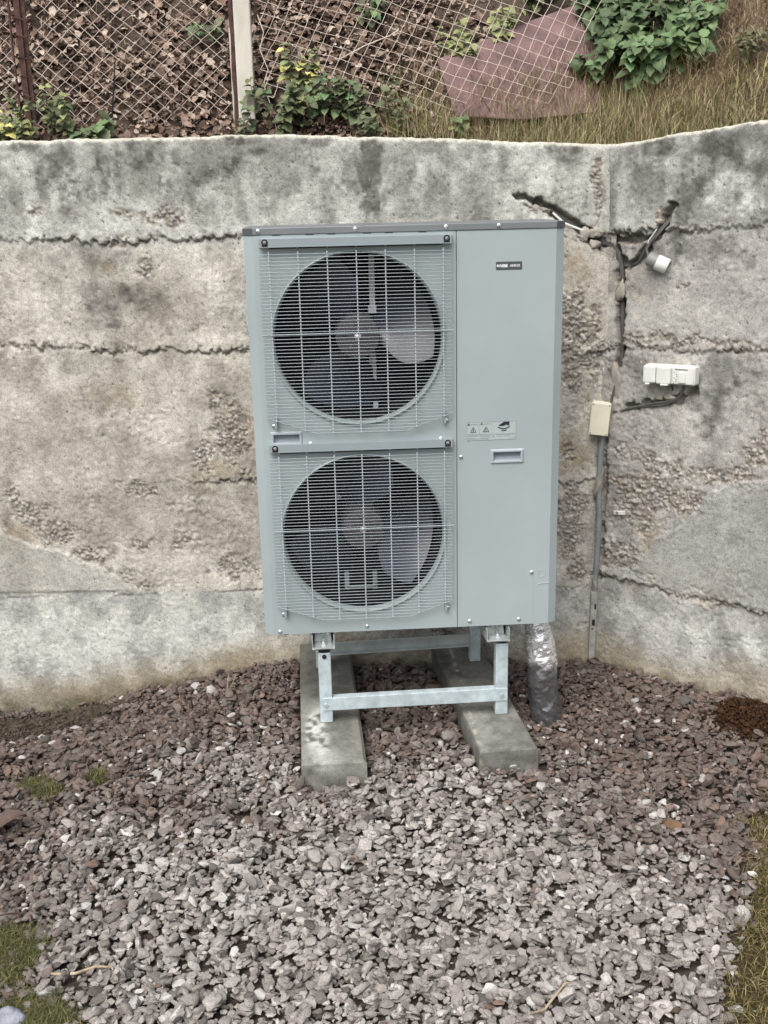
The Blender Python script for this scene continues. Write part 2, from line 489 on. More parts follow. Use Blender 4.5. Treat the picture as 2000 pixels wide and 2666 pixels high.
JOINTS = {'L': [((0, 1.655), (0.9, 1.665), (1.6, 1.672), (2.4, 1.690), .0065, .0105),
                ((0, 1.235), (0.9, 1.245), (1.4, 1.262), (2.4, 1.310), .007, .011),
                ((0, 0.750), (0.9, 0.755), (1.4, 0.763), (2.4, 0.788), .003, .0085),
                ((0, 0.318), (0.9, 0.318), (1.4, 0.315), (2.4, 0.298), .002, .004)],
          'R': [((0, 1.660), (0.2, 1.668), (0.4, 1.675), (0.9, 1.696), .0075, .012),
                ((0, 1.255), (0.2, 1.258), (0.4, 1.266), (0.9, 1.285), .0065, .011),
                ((0, 0.372), (0.2, 0.366), (0.4, 0.356), (0.9, 0.352), .009, .012)]}
GROOVES = {'L': [([(.338, 1.797), (.30, 1.786), (.246, 1.770)], .009, .034), ([(.246, 1.770), (.159, 1.715), (.10, 1.678), (.041, 1.640), (-.02, 1.60)],   .024, .040),
                 ([(.300, 1.765), (.245, 1.727), (.18, 1.72)], .006, .012)],
           'R': [([(.022, .905), (.026, .60), (.020, .34)], .010, .016), ([(-.02, 1.62), (.032, 1.612), (.046, 1.553), (.054, 1.500), (.056, 1.43), (.062, 1.30), (.062, 1.20)], .017, .040),
                 ([(.240, 1.755), (.226, 1.722), (.207, 1.684), (.160, 1.625), (.116, 1.562), (.079, 1.545), (.05, 1.57)], .017, .038),
                 ([(.010, 1.640), (.08, 1.638), (.158, 1.646)], .016, .034),
                 ([(.362, 1.126), (.300, 1.086), (.215, 1.072), (.105, 1.040)], .017, .026)]}
TOPS = {'L': ([-.1, 0, .3, .65, 1.2, 2.1, 6], [1.962, 1.962, 1.975, 1.995, 2.020, 2.021, 2.03]),
        'R': ([-.1, 0, .12, .25, .56, 1.2, 4], [1.961, 1.962, 1.968, 1.984, 2.009, 2.05, 2.1])}


def blobmask(S, Z, lst, seed, warp=0.03, rag=0.7, lo=0.30, hi=0.62):
    ws = S + (fbm(S * 14, Z * 14, seed) - .5) * warp * 2
    wz = Z + (fbm(S * 14, Z * 14, seed + 50) - .5) * warp * 2
    m = np.zeros(S.shape)
    for s0, z0, rs, rz, st in lst:
        m = np.maximum(m, st * np.exp(-((ws - s0) / rs) ** 2 - ((wz - z0) / rz) ** 2))
    return sst(lo, hi, m + (fbm(S * 30, Z * 30, seed + 9, 3) - .5) * rag * (m > .04))


def polydist(S, Z, pts):
    d = np.full(S.shape, 9.0)
    for (a, b), (c, e) in zip(pts[:-1], pts[1:]):
        vx, vz = c - a, e - b
        t = np.clip(((S - a) * vx + (Z - b) * vz) / (vx * vx + vz * vz), 0, 1)
        d = np.minimum(d, np.hypot(S - a - t * vx, Z - b - t * vz))
    return d


def build_wall(side, smax_fine, smax, label, step=0.0050):
    sg = np.concatenate([np.arange(-0.03, smax_fine, step), np.arange(smax_fine, smax, 0.03)])
    top = np.interp(sg, *TOPS[side]) + (vnoise(sg * 9, sg * 0, 3) - .5) * .006 + (vnoise(sg * 60, sg * 0, 4) - .5) * .004
    zb = -0.36
    nz = int(2.36 / step)
    t = np.linspace(0, 1, nz)
    S = np.repeat(sg[:, None], nz, 1)
    Z = zb + t[None, :] * (top[:, None] - zb)
    k = 3 if side == 'L' else 300
    disp = (fbm(S * 2.2, Z * 2.2, k + 1, 3) - .5) * .022 + (fbm(S * 12, Z * 12, k + 2, 4) - .5) * .008
    rough = .0016 + .0026 * sst(.45, .62, fbm(S * 4, Z * 5, k + 20, 4)) * (Z < 1.25) * (Z > .30) + .0012 * sst(.5, .7, fbm(S * 7, Z * 7, k + 22, 3))
    disp += (fbm(S * 95, Z * 95, k + 3, 2) - .5) * rough * 2
    # the pour lifts: each lift's ragged lower lip stands proud over a recess
    lip = np.zeros(S.shape)
    for *pts, a_out, a_in in JOINTS[side]:
        jz = np.interp(S, [p[0] for p in pts], [p[1] for p in pts])
        rag = 1.0 if a_in > .006 else .3
        jz = jz + ((fbm(S * 7, S * 0, k + 31) - .5) * .030 + (fbm(S * 38, S * 0 + 3, k + 33, 3) - .5) * .024 + (fbm(S * 110, S * 0 + 6, k + 34, 2) - .5) * .026) * rag
        up = Z - jz
        amp = .10 + 1.35 * sst(.30, .78, fbm(S * 5, Z * 2, k + 37, 3))
        disp += np.where(up > 0, a_out * amp * np.exp(-up / .045), -a_in * .85 * amp * np.exp(up / .011))
        lip = np.maximum(lip, np.exp(-(up / .02) ** 2) * sst(.004, .014, a_in))
    honey = blobmask(S, Z, honeyL if side == 'L' else honeyR, k + 40, .03, .8)
    honey = np.maximum(honey, sst(.42, .75, lip * fbm(S * 16, Z * 16, k + 43, 3) * 1.6) * .9)
    pz = Z + (fbm(S * 18, Z * 18, k + 44, 2) - .5) * .02
    f1, f2, hid = worley(S * 62, pz * 74, k + 45)
    peb = sst(.03, .34, f2 - f1) * (.55 + .9 * hid)
    g1, g2, hid2 = worley(S * 115, pz * 130, k + 47)
    peb2 = sst(.05, .4, g2 - g1) * (.4 + .8 * hid2)
    big = hid > .35
    disp += honey * (np.where(big, peb * .0080, peb2 * .0050) - .0075)
    # loose pits and stray stones
    p1, p2, ph = worley(S * 42, Z * 42, k + 51)
    pit = (ph < .26) * (1 - sst(.02, .05 + .55 * ph, p1)) * (1 - honey)
    disp -= pit * .006
    q1, q2, qh = worley(S * 26, Z * 26, k + 53)
    stray = (qh < .035) * (1 - sst(.06, .10 + 2.6 * qh, q1)) * (1 - honey)
    disp += stray * .004
    groove = np.zeros(S.shape)
    for pts, hw, dep in GROOVES[side]:
        d = polydist(S, Z, pts) + (fbm(S * 40, Z * 40, k + 61, 4) - .5) * .034
        g = (1 - sst(hw * .5, hw * .95, d)) * (.75 + .5 * fbm(S * 70, Z * 70, k + 66, 3))
        rim = np.exp(-((d - hw * 1.25) / .010) ** 2)
        disp = disp - g * dep - rim * .004 * (fbm(S * 60, Z * 60, k + 63, 2) - .2)
        groove = np.maximum(groove, 1 - sst(hw * .6, hw * 1.5, d))
    # later skim coat / smoother cast patch with a ragged upper edge
    PT = [(-.2, .30), (.06, .385), (.172, .441), (.228, .558), (.345, .624), (.411, .736), (.505, .814), (.64, .838), (4, .84)] if side == 'R' else [(1.70, .29), (1.826, .326), (1.927, .400), (2.043, .466), (2.191, .516), (2.339, .557), (6, .70)]
    pe = np.interp(S, [q[0] for q in PT], [q[1] for q in PT]) + (fbm(S * 10, Z * 10, k + 55, 3) - .5) * .04 + (fbm(S * 60, Z * 60, k + 56, 2) - .5) * .014
    skim = sst(-.004, .004, pe - Z) * sst(.0, .012, Z - (.365 if side == 'R' else .315)) * (S > (.10 if side == 'R' else 1.70))
    disp = disp * (1 - skim * .35) + skim * .0055
    disp = np.clip(disp, -.055, .03)
    # ---- colour: cement, stains, efflorescence, exposed stones
    def C3(c): return np.array(c)[None, None, :]
    lerp = lambda a, b, m: a * (1 - m[..., None]) + b * m[..., None]
    n1 = fbm(S * 3, Z * 3, k + 70, 4)
    n2 = fbm(S * 16, Z * 13, k + 71, 4)
    n3 = fbm(S * 70, Z * 70, k + 72, 2)
    streak = fbm(S * 22, Z * 2.2, k + 73, 3)
    col = lerp(C3((.372, .345, .298)), C3((.520, .497, .442)), sst(.33, .67, n1 * .65 + n2 * .35))
    topl = sst(1.62, 1.70, Z + (n2 - .5) * .03)
    col = lerp(col, lerp(C3((.235, .236, .212)), C3((.515, .518, .475)), sst(.33, .67, n2 * .35 + streak * .3 + n1 * .35)), topl * .85)
    jlow = .318 if side == 'L' else .362
    botl = 1 - sst(jlow - .02, jlow + .015, Z + (n2 - .5) * .02)
    col = lerp(col, lerp(C3((.36, .37, .35)), C3((.50, .50, .46)), sst(.35, .65, n2)), botl * .8)
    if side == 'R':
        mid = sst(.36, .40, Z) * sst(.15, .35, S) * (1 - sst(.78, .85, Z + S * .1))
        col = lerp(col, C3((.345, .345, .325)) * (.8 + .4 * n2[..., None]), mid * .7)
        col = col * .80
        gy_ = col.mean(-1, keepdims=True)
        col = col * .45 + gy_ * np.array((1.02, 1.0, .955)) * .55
    stk = fbm(S * 11, Z * .9, k + 77, 4)
    col = col * (.80 + .40 * n3[..., None]) * (.82 + .36 * n2[..., None]) * (.80 + .40 * stk[..., None])
    oc = blobmask(S, Z, ocL if side == 'L' else ocR, k + 80, .06, .5, .12, .8)
    col = lerp(col, C3((.30, .235, .145)) * (.75 + .5 * n2[..., None]), oc * .68)
    wh_ = blobmask(S, Z, whL if side == 'L' else whR, k + 82, .05, .9, .22, .8)
    col = lerp(col, C3((.62, .62, .575)), wh_ * (.30 + .50 * sst(.35, .62, streak * .4 + n3 * .3 + n2 * .3)))
    dk = blobmask(S, Z, dkL if side == 'L' else dkR, k + 84, .05, 1.0, .15, .8)
    crust = topl * sst(.50, .70, fbm(S * 9, Z * 5, k + 86, 5)) * (.35 + .65 * sst(1.74, 1.95, Z))
    spk = sst(.48, .66, fbm(S * 55, Z * 50, k + 87, 3))
    dk = np.clip(np.maximum(dk * (.80 + .20 * spk), crust * (.40 + .60 * spk)), 0, 1)
    col = lerp(col, C3((.058, .056, .046)), dk * .86)
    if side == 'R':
        dk2 = blobmask(S, Z, [(.30, 1.60, .28, .05, .8), (.16, 1.20, .10, .06, .8), (.45, 1.21, .16, .05, .9), (.42, 1.10, .10, .09, .7), (.18, .70, .10, .10, .5), (.5, .60, .2, .05, .5)], k + 90, .06, .8, .15, .8)  # darker blotches, mostly just below the pour joints
        col = col * (1 - .42 * dk2[..., None])
    else:
        dk2 = blobmask(S, Z, [(1.9, 1.62, .35, .05, .7), (1.2, 1.63, .2, .04, .6), (1.75, 1.45, .22, .12, .7), (1.35, 1.40, .10, .12, .5), (1.9, 1.24, .4, .03, .5), (1.5, .73, .3, .03, .5)], k + 90, .06, .8, .15, .8)  # darker blotches on the long wall, mostly below its joints
        col = col * (1 - .36 * dk2[..., None])
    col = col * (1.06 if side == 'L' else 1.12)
    skc = C3((.40, .395, .355)) if side == 'L' else C3((.36, .36, .335))
    skn = (.62 + .50 * n1 + .40 * (n2 - .5) + .30 * (n3 - .5) + .3 * (streak - .5))
    col = lerp(col, skc * (.35 + .75 * skn[..., None]), skim * .55)
    honey = honey * (1 - skim)
    # exposed stones
    pc = np.where(big, hid, hid2)
    tone = (.62 + .75 * ((pc * 7.13) % 1.0))
    pcol = lerp(C3((.36, .31, .25)), C3((.40, .39, .37)), ((pc * 3.7) % 1.0)) * tone[..., None]
    pcol = np.where((((pc * 13.7) % 1.0) > .93)[..., None], C3((.62, .60, .56)), pcol)
    pv = np.where(big, peb, peb2)
    pcol = lerp(C3((.215, .185, .145)), pcol, sst(.05, .3, pv))
    col = lerp(col, pcol, honey * .85)
    col = lerp(col, C3((.56, .53, .47)), (stray > .4) * .6)
    col = lerp(col, C3((.085, .075, .06)), pit * .9)
    col = lerp(col, C3((.135, .115, .092)), groove * .6)
    gl = (-.03 - .17 * sst(1.2, 2.4, S)) if side == 'L' else (-.01 + 0 * S)
    foot = 1 - sst(-.02, .05, Z - gl + (n2 - .5) * .09)
    ft2 = 1 - sst(.06, .20, Z - gl + (n1 - .5) * .16 + (n2 - .5) * .06)
    col = lerp(col, C3((.335, .285, .200)) * (.75 + .5 * n2[..., None]), ft2 * .7)
    col = lerp(col, C3((.105, .095, .050)) if side == 'L' else C3((.17, .135, .08)), foot * .7)
    rimtop = sst(-.010, -.002, Z - top[:, None] + (n3 - .5) * .010)
    col = lerp(col, C3((.62, .60, .50)), rimtop * .9)
    d, n = (DL, NLV) if side == 'L' else (DR, NRV)
    edge = sst(-.012, 0, Z - top[:, None])
    out = disp - edge * .007
    P = np.array(CORNER)[None, None, :] + S[..., None] * np.array(d) + out[..., None] * np.array(n)
    P[..., 2] = Z
    # top face and back
    n_s = len(sg)
    back = []
    for depth, dz in ((.02, .003), (.20, .0), (.20, -2.3)):
        q = P[:, -1, :].copy() * 0
        q += np.array(CORNER) + sg[:, None] * np.array(d) - depth * np.array(n)
        q[:, 2] = top + dz
        back.append(q)
    P = np.concatenate([P, np.stack(back, 1)], 1)
    cc = np.concatenate([col, np.repeat(np.array([[(.5, .48, .40)]]), n_s, 0), np.repeat(np.array([[(.24, .23, .19)]]), n_s, 0), np.repeat(np.array([[(.24, .23, .19)]]), n_s, 0)], 1)
    nn = nz + 3
    I = np.arange(n_s * nn).reshape(n_s, nn)
    F = np.stack([I[:-1, :-1], I[:-1, 1:], I[1:, 1:], I[1:, :-1]], -1).reshape(-1, 4)
    if side == 'R':
        F = F[:, ::-1]
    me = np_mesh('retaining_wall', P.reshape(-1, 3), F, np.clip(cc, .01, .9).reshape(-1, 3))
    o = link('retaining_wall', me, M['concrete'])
    return tag(o, label, 'wall')


wall_l = build_wall('L', 2.46, 4.5, 'long weathered board-cast concrete retaining wall standing behind the grey heat pump unit')
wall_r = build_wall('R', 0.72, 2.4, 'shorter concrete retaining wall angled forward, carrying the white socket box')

# ------------------------------------------------------------------ ground
def gz(x, y):
    x, y = np.asarray(x, float), np.asarray(y, float)
    drop = .205 * sst(-.45, -1.65, x) * sst(-.05, .55, y)
    mound = .018 * np.exp(-((x - .2) / .7) ** 2 - ((y + .1) / .6) ** 2)
    pile = .05 * np.exp(-((x - 1.18) / .13) ** 2 - ((y - .05) / .11) ** 2)
    return -drop - .012 + mound + pile + (fbm(x * 2.3 + 5, y * 2.3, 91, 3) - .5) * .035


def turf_right(x, y):
    b = 1.115 + (y + .248) * .47
    return sst(-.04, .05, x - b + (fbm(x * 9, y * 9, 95, 3) - .5) * .16) * (1 - sst(-.22, -.05, y))


TURF_L = [(-1.13, -.96, .15), (-.98, -1.20, .11), (-1.22, -.163, .09), (-1.3, -1.3, .25), (-1.05, -.12, .05)]


def turf_left(x, y):
    m = np.zeros(np.shape(x))
    for a, b, r in TURF_L:
        m = np.maximum(m, np.exp(-((x - a) ** 2 + ((y - b) * 1.0) ** 2) / r ** 2))
    return sst(.30, .7, m + (fbm(x * 14, y * 14, 97, 3) - .5) * .9 * (m > .05))


def rust_soil(x, y):
    m = np.exp(-((x - 1.19) / .14) ** 2 - ((y - .02) / .12) ** 2)
    return sst(.30, .55, m + (fbm(x * 18, y * 18, 98, 3) - .5) * .45)


def mud_left(x, y):
    m = np.exp(-((x + 1.55) / .42) ** 4 - ((y - .62 - (x + 1.5) * .05) / .135) ** 4)
    return sst(.3, .6, m + (fbm(x * 10, y * 10, 99, 3) - .5) * .4)


gx = np.concatenate([[-80, -30, -12, -6, -3.5, -2.6], np.arange(-2.2, 2.2, .02), [2.6, 3.5, 6, 12, 30, 80]])
gy = np.concatenate([[-80, -30, -12, -6, -3.5, -2.6], np.arange(-2.2, 1.0, .02), [1.4, 3, 8, 30]])
GX, GY = np.meshgrid(gx, gy, indexing='ij')
GZ = gz(np.clip(GX, -2.4, 2.4), np.clip(GY, -2.4, 1.2)) - .012 + (fbm(GX * 25, GY * 25, 101, 3) - .5) * .012
lerp = lambda a, b, m: np.array(a) * (1 - m[..., None]) + np.array(b) * m[..., None]
gn = fbm(GX * 8, GY * 8, 102, 4)
gc = lerp((.065, .050, .042), (.140, .115, .098), sst(.3, .7, fbm(GX * 60, GY * 60, 105, 3)))
far = sst(1.9, 2.4, np.maximum(np.abs(GX), -GY))
tr = np.maximum(np.maximum(turf_right(GX, GY), turf_left(GX, GY)), far)
gc = lerp(gc, (.075, .062, .024), tr) if False else gc * (1 - tr[..., None]) + lerp((.050, .040, .018), (.105, .085, .035), gn) * tr[..., None]
rs = rust_soil(GX, GY)
gc = gc * (1 - rs[..., None]) + lerp((.030, .014, .008), (.072, .034, .016), fbm(GX * 40, GY * 40, 103, 3)) * rs[..., None]
md = mud_left(GX, GY)
gc = gc * (1 - md[..., None]) + lerp((.055, .046, .036), (.13, .105, .080), fbm(GX * 5, GY * 40, 104, 3)) * md[..., None]
GZ = GZ + md * .022 + rs * .02 + tr * .018
I = np.arange(GX.size).reshape(GX.shape)
F = np.stack([I[:-1, :-1], I[1:, :-1], I[1:, 1:], I[:-1, 1:]], -1).reshape(-1, 4)
ground = link('ground', np_mesh('ground', np.stack([GX, GY, GZ], -1).reshape(-1, 3), F, gc.reshape(-1, 3)), M['soil'])
tag(ground, 'dark soil showing between the gravel and at the yard edges', kind='structure')

# ------------------------------------------------------------------ bank above the wall
def dwall(x, y):
    qx, qy = x - CORNER.x, y - CORNER.y
    return np.maximum(-(qx * NLV.x + qy * NLV.y), -(qx * NRV.x + qy * NRV.y))


def bank_z(x, y):
    x, y = np.asarray(x, float), np.asarray(y, float)
    d = dwall(x, y)
    t = np.maximum(d - .25, 0)
    h = np.where(t < 1.3, .95 * t, .95 * 1.3 + (t - 1.3) * .30)
    return 1.965 + .02 * (1 - sst(-.6, .3, x)) + h - .03 * sst(.1, .3, x) * (1 - sst(.8, .95, x)) + (fbm(x * 3.2, y * 3.2, 111, 4) - .5) * .11 * sst(.22, .5, d) + (fbm(x * 13, y * 13, 112, 3) - .5) * .03


bx = np.concatenate([np.arange(-9, -2.4, .3), np.arange(-2.4, 2.6, .025), np.arange(2.6, 9, .3)])
by = np.concatenate([np.arange(-1.5, .3, .1), np.arange(.3, 2.3, .025), np.arange(2.3, 9, .3)])
BX, BY = np.meshgrid(bx, by, indexing='ij')
BZ = bank_z(BX, BY)
bn = fbm(BX * 10, BY * 10, 113, 4)
bc = lerp((.045, .033, .025), (.125, .093, .072), sst(.3, .7, bn))
strawm = sst(.85, 1.2, BX + (bn - .5) * .3)
gm = sst(.0, .3, BX) * (1 - sst(.40, .62, dwall(BX, BY) + (bn - .5) * .2))
strawm = np.maximum(strawm, gm)
bc = bc * (1 - strawm[..., None]) + lerp((.13, .092, .060), (.28, .215, .145), bn) * strawm[..., None]
I = np.arange(BX.size).reshape(BX.shape)
F = np.stack([I[:-1, :-1], I[1:, :-1], I[1:, 1:], I[:-1, 1:]], -1).reshape(-1, 4)
keep = (dwall(BX, BY).ravel()[F] > .06).all(1)
bank = link('bank', np_mesh('bank', np.stack([BX, BY, BZ], -1).reshape(-1, 3), F[keep], bc.reshape(-1, 3)), M['soil'])
tag(bank, 'steep earth bank rising behind the retaining wall', kind='structure')

# ------------------------------------------------------------------ heat pump
UB, UT = 0.42, 1.72
hp = thing('heat_pump', (0, 0.18, UB), 'tall grey two-fan heat pump outdoor unit standing on a galvanised steel frame', 'heat pump')
LID0 = UT - .0215
CX, CY = .0274, .0185
XL, XR = -.485, .485
SEAM = .1527

# body: back, sides, floor (open front closed by the two front panels)
b = MB()
b.add([(XL, CY, UB), (XL, CY, LID0), (XL, .36, LID0), (XL, .36, UB), (XR, CY, UB), (XR, CY, LID0), (XR, .36, LID0), (XR, .36, UB)],
      [(0, 1, 2, 3), (7, 6, 5, 4), (3, 2, 6, 7), (0, 3, 7, 4)])
b.build('casing', M['paint'], hp)
# partition and dark inside
b = MB()
b.box(SEAM + .004, SEAM + .010, .006, .34, UB + .01, LID0 - .005)
b.box(XL + .03, SEAM, .004, .31, 1.038, 1.044)
b.build('inner_partition', M['plenum'], hp)
b = MB()
b.box(XL + .006, SEAM, .315, .33, UB + .01, LID0 - .005)
b.box(XL + .004, XL + .010, .03, .315, UB + .01, LID0 - .005)
b.build('coil', M['blackhole'], hp)


def plate_cell(b, x0, x1, z0, z1, c, r, y=0.0):
    """flat plate with a round hole"""
    angs = set(round(2 * math.pi * k / 96, 6) for k in range(96))
    for px_, pz_ in ((x0, z0), (x0, z1), (x1, z0), (x1, z1)):
        angs.add(round(math.atan2(pz_ - c[1], px_ - c[0]) % (2 * math.pi), 6))
    angs = sorted(angs)
    inner, outer = [], []
    for a in angs:
        ca, sa = math.cos(a), math.sin(a)
        inner.append((c[0] + r * ca, y, c[1] + r * sa))
        t = min([((x1 if ca > 0 else x0) - c[0]) / ca if abs(ca) > 1e-9 else 1e9, ((z1 if sa > 0 else z0) - c[1]) / sa if abs(sa) > 1e-9 else 1e9])
        outer.append((c[0] + t * ca, y, c[1] + t * sa))
    n = len(angs)
    b.add(inner + outer, [(i, (i + 1) % n, (i + 1) % n + n, i + n) for i in range(n)])


def plate_rect_hole(b, x0, x1, z0, z1, h, y=0.0):
    xs, zs = [x0, h[0], h[1], x1], [z0, h[2], h[3], z1]
    vs = [(x, y, z) for x in xs for z in zs]
    fs = [(i * 4 + j, i * 4 + j + 1, (i + 1) * 4 + j + 1, (i + 1) * 4 + j) for i in range(3) for j in range(3) if (i, j) != (1, 1)]
    b.add(vs, fs)


FANS = [(-.150, 1.385), (-.150, .757)]
FR = .267
H1 = (-.4245, -.3435, 1.066, 1.0925)
H2 = (.2695, .3575, .984, 1.0125)
x0, x1 = XL + CX, SEAM - .0011
b = MB()
plate_cell(b, x0, x1, 1.108, LID0, FANS[0], FR)
plate_rect_hole(b, x0, x1, 1.052, 1.108, H1)
plate_cell(b, x0, x1, UB, 1.052, FANS[1], FR)
b.add([(x0, 0, UB), (x0, 0, LID0), (XL, CY, LID0), (XL, CY, UB)], [(0, 1, 2, 3)])
b.add([(x1, 0, UB), (x1, 0, LID0), (x1, .012, LID0), (x1, .012, UB)], [(0, 1, 2, 3)])
b.add([(x0, 0, UB), (x1, 0, UB), (x1, .02, UB), (x0, .02, UB)], [(0, 1, 2, 3)])
b.build('front_panel', M['paint'], hp)
b = MB()
x0b, x1b = SEAM + .0011, XR - CX
plate_rect_hole(b, x0b, x1b, UB, LID0, H2)
b.add([(x1b, 0, UB), (x1b, 0, LID0), (XR, CY, LID0), (XR, CY, UB)], [(3, 2, 1, 0)])
b.add([(x0b, 0, UB), (x0b, 0, LID0), (x0b, .012, LID0), (x0b, .012, UB)], [(3, 2, 1, 0)])
sp = b.build('service_panel', M['paint'], hp)
# pressed outline of the pipe cover at the lower right corner of the service panel
b = MB()
b.box(.4055, .4063, -.0007, .002, UB, .596)
b.build('pressed_seam', M['paint'], sp)
b = MB()
b.tube([(.433 + .0125 * math.cos(t), -.0003, .597 + .0125 * math.sin(t)) for t in np.linspace(0, 2 * math.pi, 25)], .0010, 4)
b.build('knockout_ring', M['paint'], sp)
b = MB()
b.tube([(.4205, -.0003, .5585), (.427, -.0003, .5625), (.459, -.0003, .5632)], .0016, 5)
b.build('pressed_slot', M['wire'], sp)


def handle(h, parent):
    x0, x1, z0, z1 = h
    b = MB()
    m_, d = .010, .0045
    o = [(x0 - m_, 0, z0 - m_), (x1 + m_, 0, z0 - m_), (x1 + m_, 0, z1 + m_), (x0 - m_, 0, z1 + m_)]
    k = [(x0 - m_ + .004, -d, z0 - m_ + .004), (x1 + m_ - .004, -d, z0 - m_ + .004), (x1 + m_ - .004, -d, z1 + m_ - .004), (x0 - m_ + .004, -d, z1 + m_ - .004)]
    i = [(x0, -d, z0), (x1, -d, z0), (x1, -d, z1), (x0, -d, z1)]
    q = [(x0 + .002, .014, z0 + .004), (x1 - .002, .014, z0 + .004), (x1 - .002, .030, z1), (x0 + .002, .030, z1)]
    vs = o + k + i + q
    fs = [(s * 4 + e, s * 4 + (e + 1) % 4, (s + 1) * 4 + (e + 1) % 4, (s + 1) * 4 + e) for s in range(3) for e in range(4)] + [(12, 13, 14, 15)]
    b.add(vs, fs)
    me = b.mesh('handle_recess', ORG[parent.name], .0014, False, 2)
    return link('handle_recess', me, M['wire'], parent)


handle(H1, hp)
handle(H2, hp)

# lid
b = MB()
t0 = LID0 + .0008
b.prism([], 0, 0) if False else None
pl = [(XL - .001, .362), (XL - .001, CY - .001), (XL + CX, -.003), (XR - CX, -.003), (XR + .001, CY - .001), (XR + .001, .362)]
n = len(pl)
b.add([(p[0], p[1], t0) for p in pl] + [(p[0], p[1], UT) for p in pl],
      [tuple(range(n)), tuple(range(2 * n - 1, n - 1, -1))] + [(i, (i + 1) % n, (i + 1) % n + n, i + n) for i in range(n)])
lid = b.build('top_lid', M['lid'], hp, .0022, False, 2)
for sgn in (-1, 1):
    b = MB()
    xa, xb = sgn * (.4865), sgn * (.4576)
    b.add([(xb, -.0042, t0 + .0005), (xa, CY - .002, t0 + .0005), (xa, .05, t0 + .0005), (xb, -.0042, UT - .001), (xa, CY - .002, UT - .001), (xa, .05, UT - .001), (xb, .002, t0 + .0005), (xb, .002, UT - .001)],
          [(0, 1, 4, 3), (1, 2, 5, 4), (0, 3, 7, 6)])
    b.build('corner_cap', M['lid_cap'], lid)
for xx in (-.386, -.287, -.222, -.115, -.05, .05):
    b = MB()
    b.box(xx - .012, xx + .012, -.0012, .004, LID0 - .0016, LID0 + .0006)
    b.build('vent_slit', M['dark'], hp)

# screws: one mesh, many copies
b = MB()
b.rev([(.0068, .0), (.0066, -.0018), (.0050, -.0034), (.0022, -.0038)], (0, 0, 0), 14, 'y', True)
b.box(-.0032, .0032, -.0048, -.0036, -.0007, .0007)
SCREW = b.mesh('screw', (0, 0, 0), 0, True)
SCREW_D = SCREW.copy()
SCREW_D.materials.append(M['greyplastic'])
for v in SCREW_D.vertices: v.co *= .8


def screw(x, y, z, parent, me=SCREW, name='screw', m=None):
    o = link(name, me, m or M['screw'], parent)
    o.location = Vector((x, y, z)) - ORG[parent.name]
    o.rotation_euler = (0, random.uniform(0, 3), 0)
    return o


for x, z in ((-.439, 1.7105), (-.150, 1.7105), (.122, 1.7105), (.281, 1.7105)):
    screw(x, -.003, z, lid)
for x, z in ((-.309, 1.061), (.102, 1.063), (-.436, .430), (-.148, .436)):
    screw(x, 0, z, hp)
for x, z in ((.166, 1.001), (.400, .602), (.194, .438), (.359, .438)):
    screw(x, 0, z, sp)

# ---- fans
def adj(x, y, z):
    k = (y + 3.30065) / 3.30065
    return -.26134 + (x + .26134) * k, y, 1.7903 + (z - 1.7903) * k


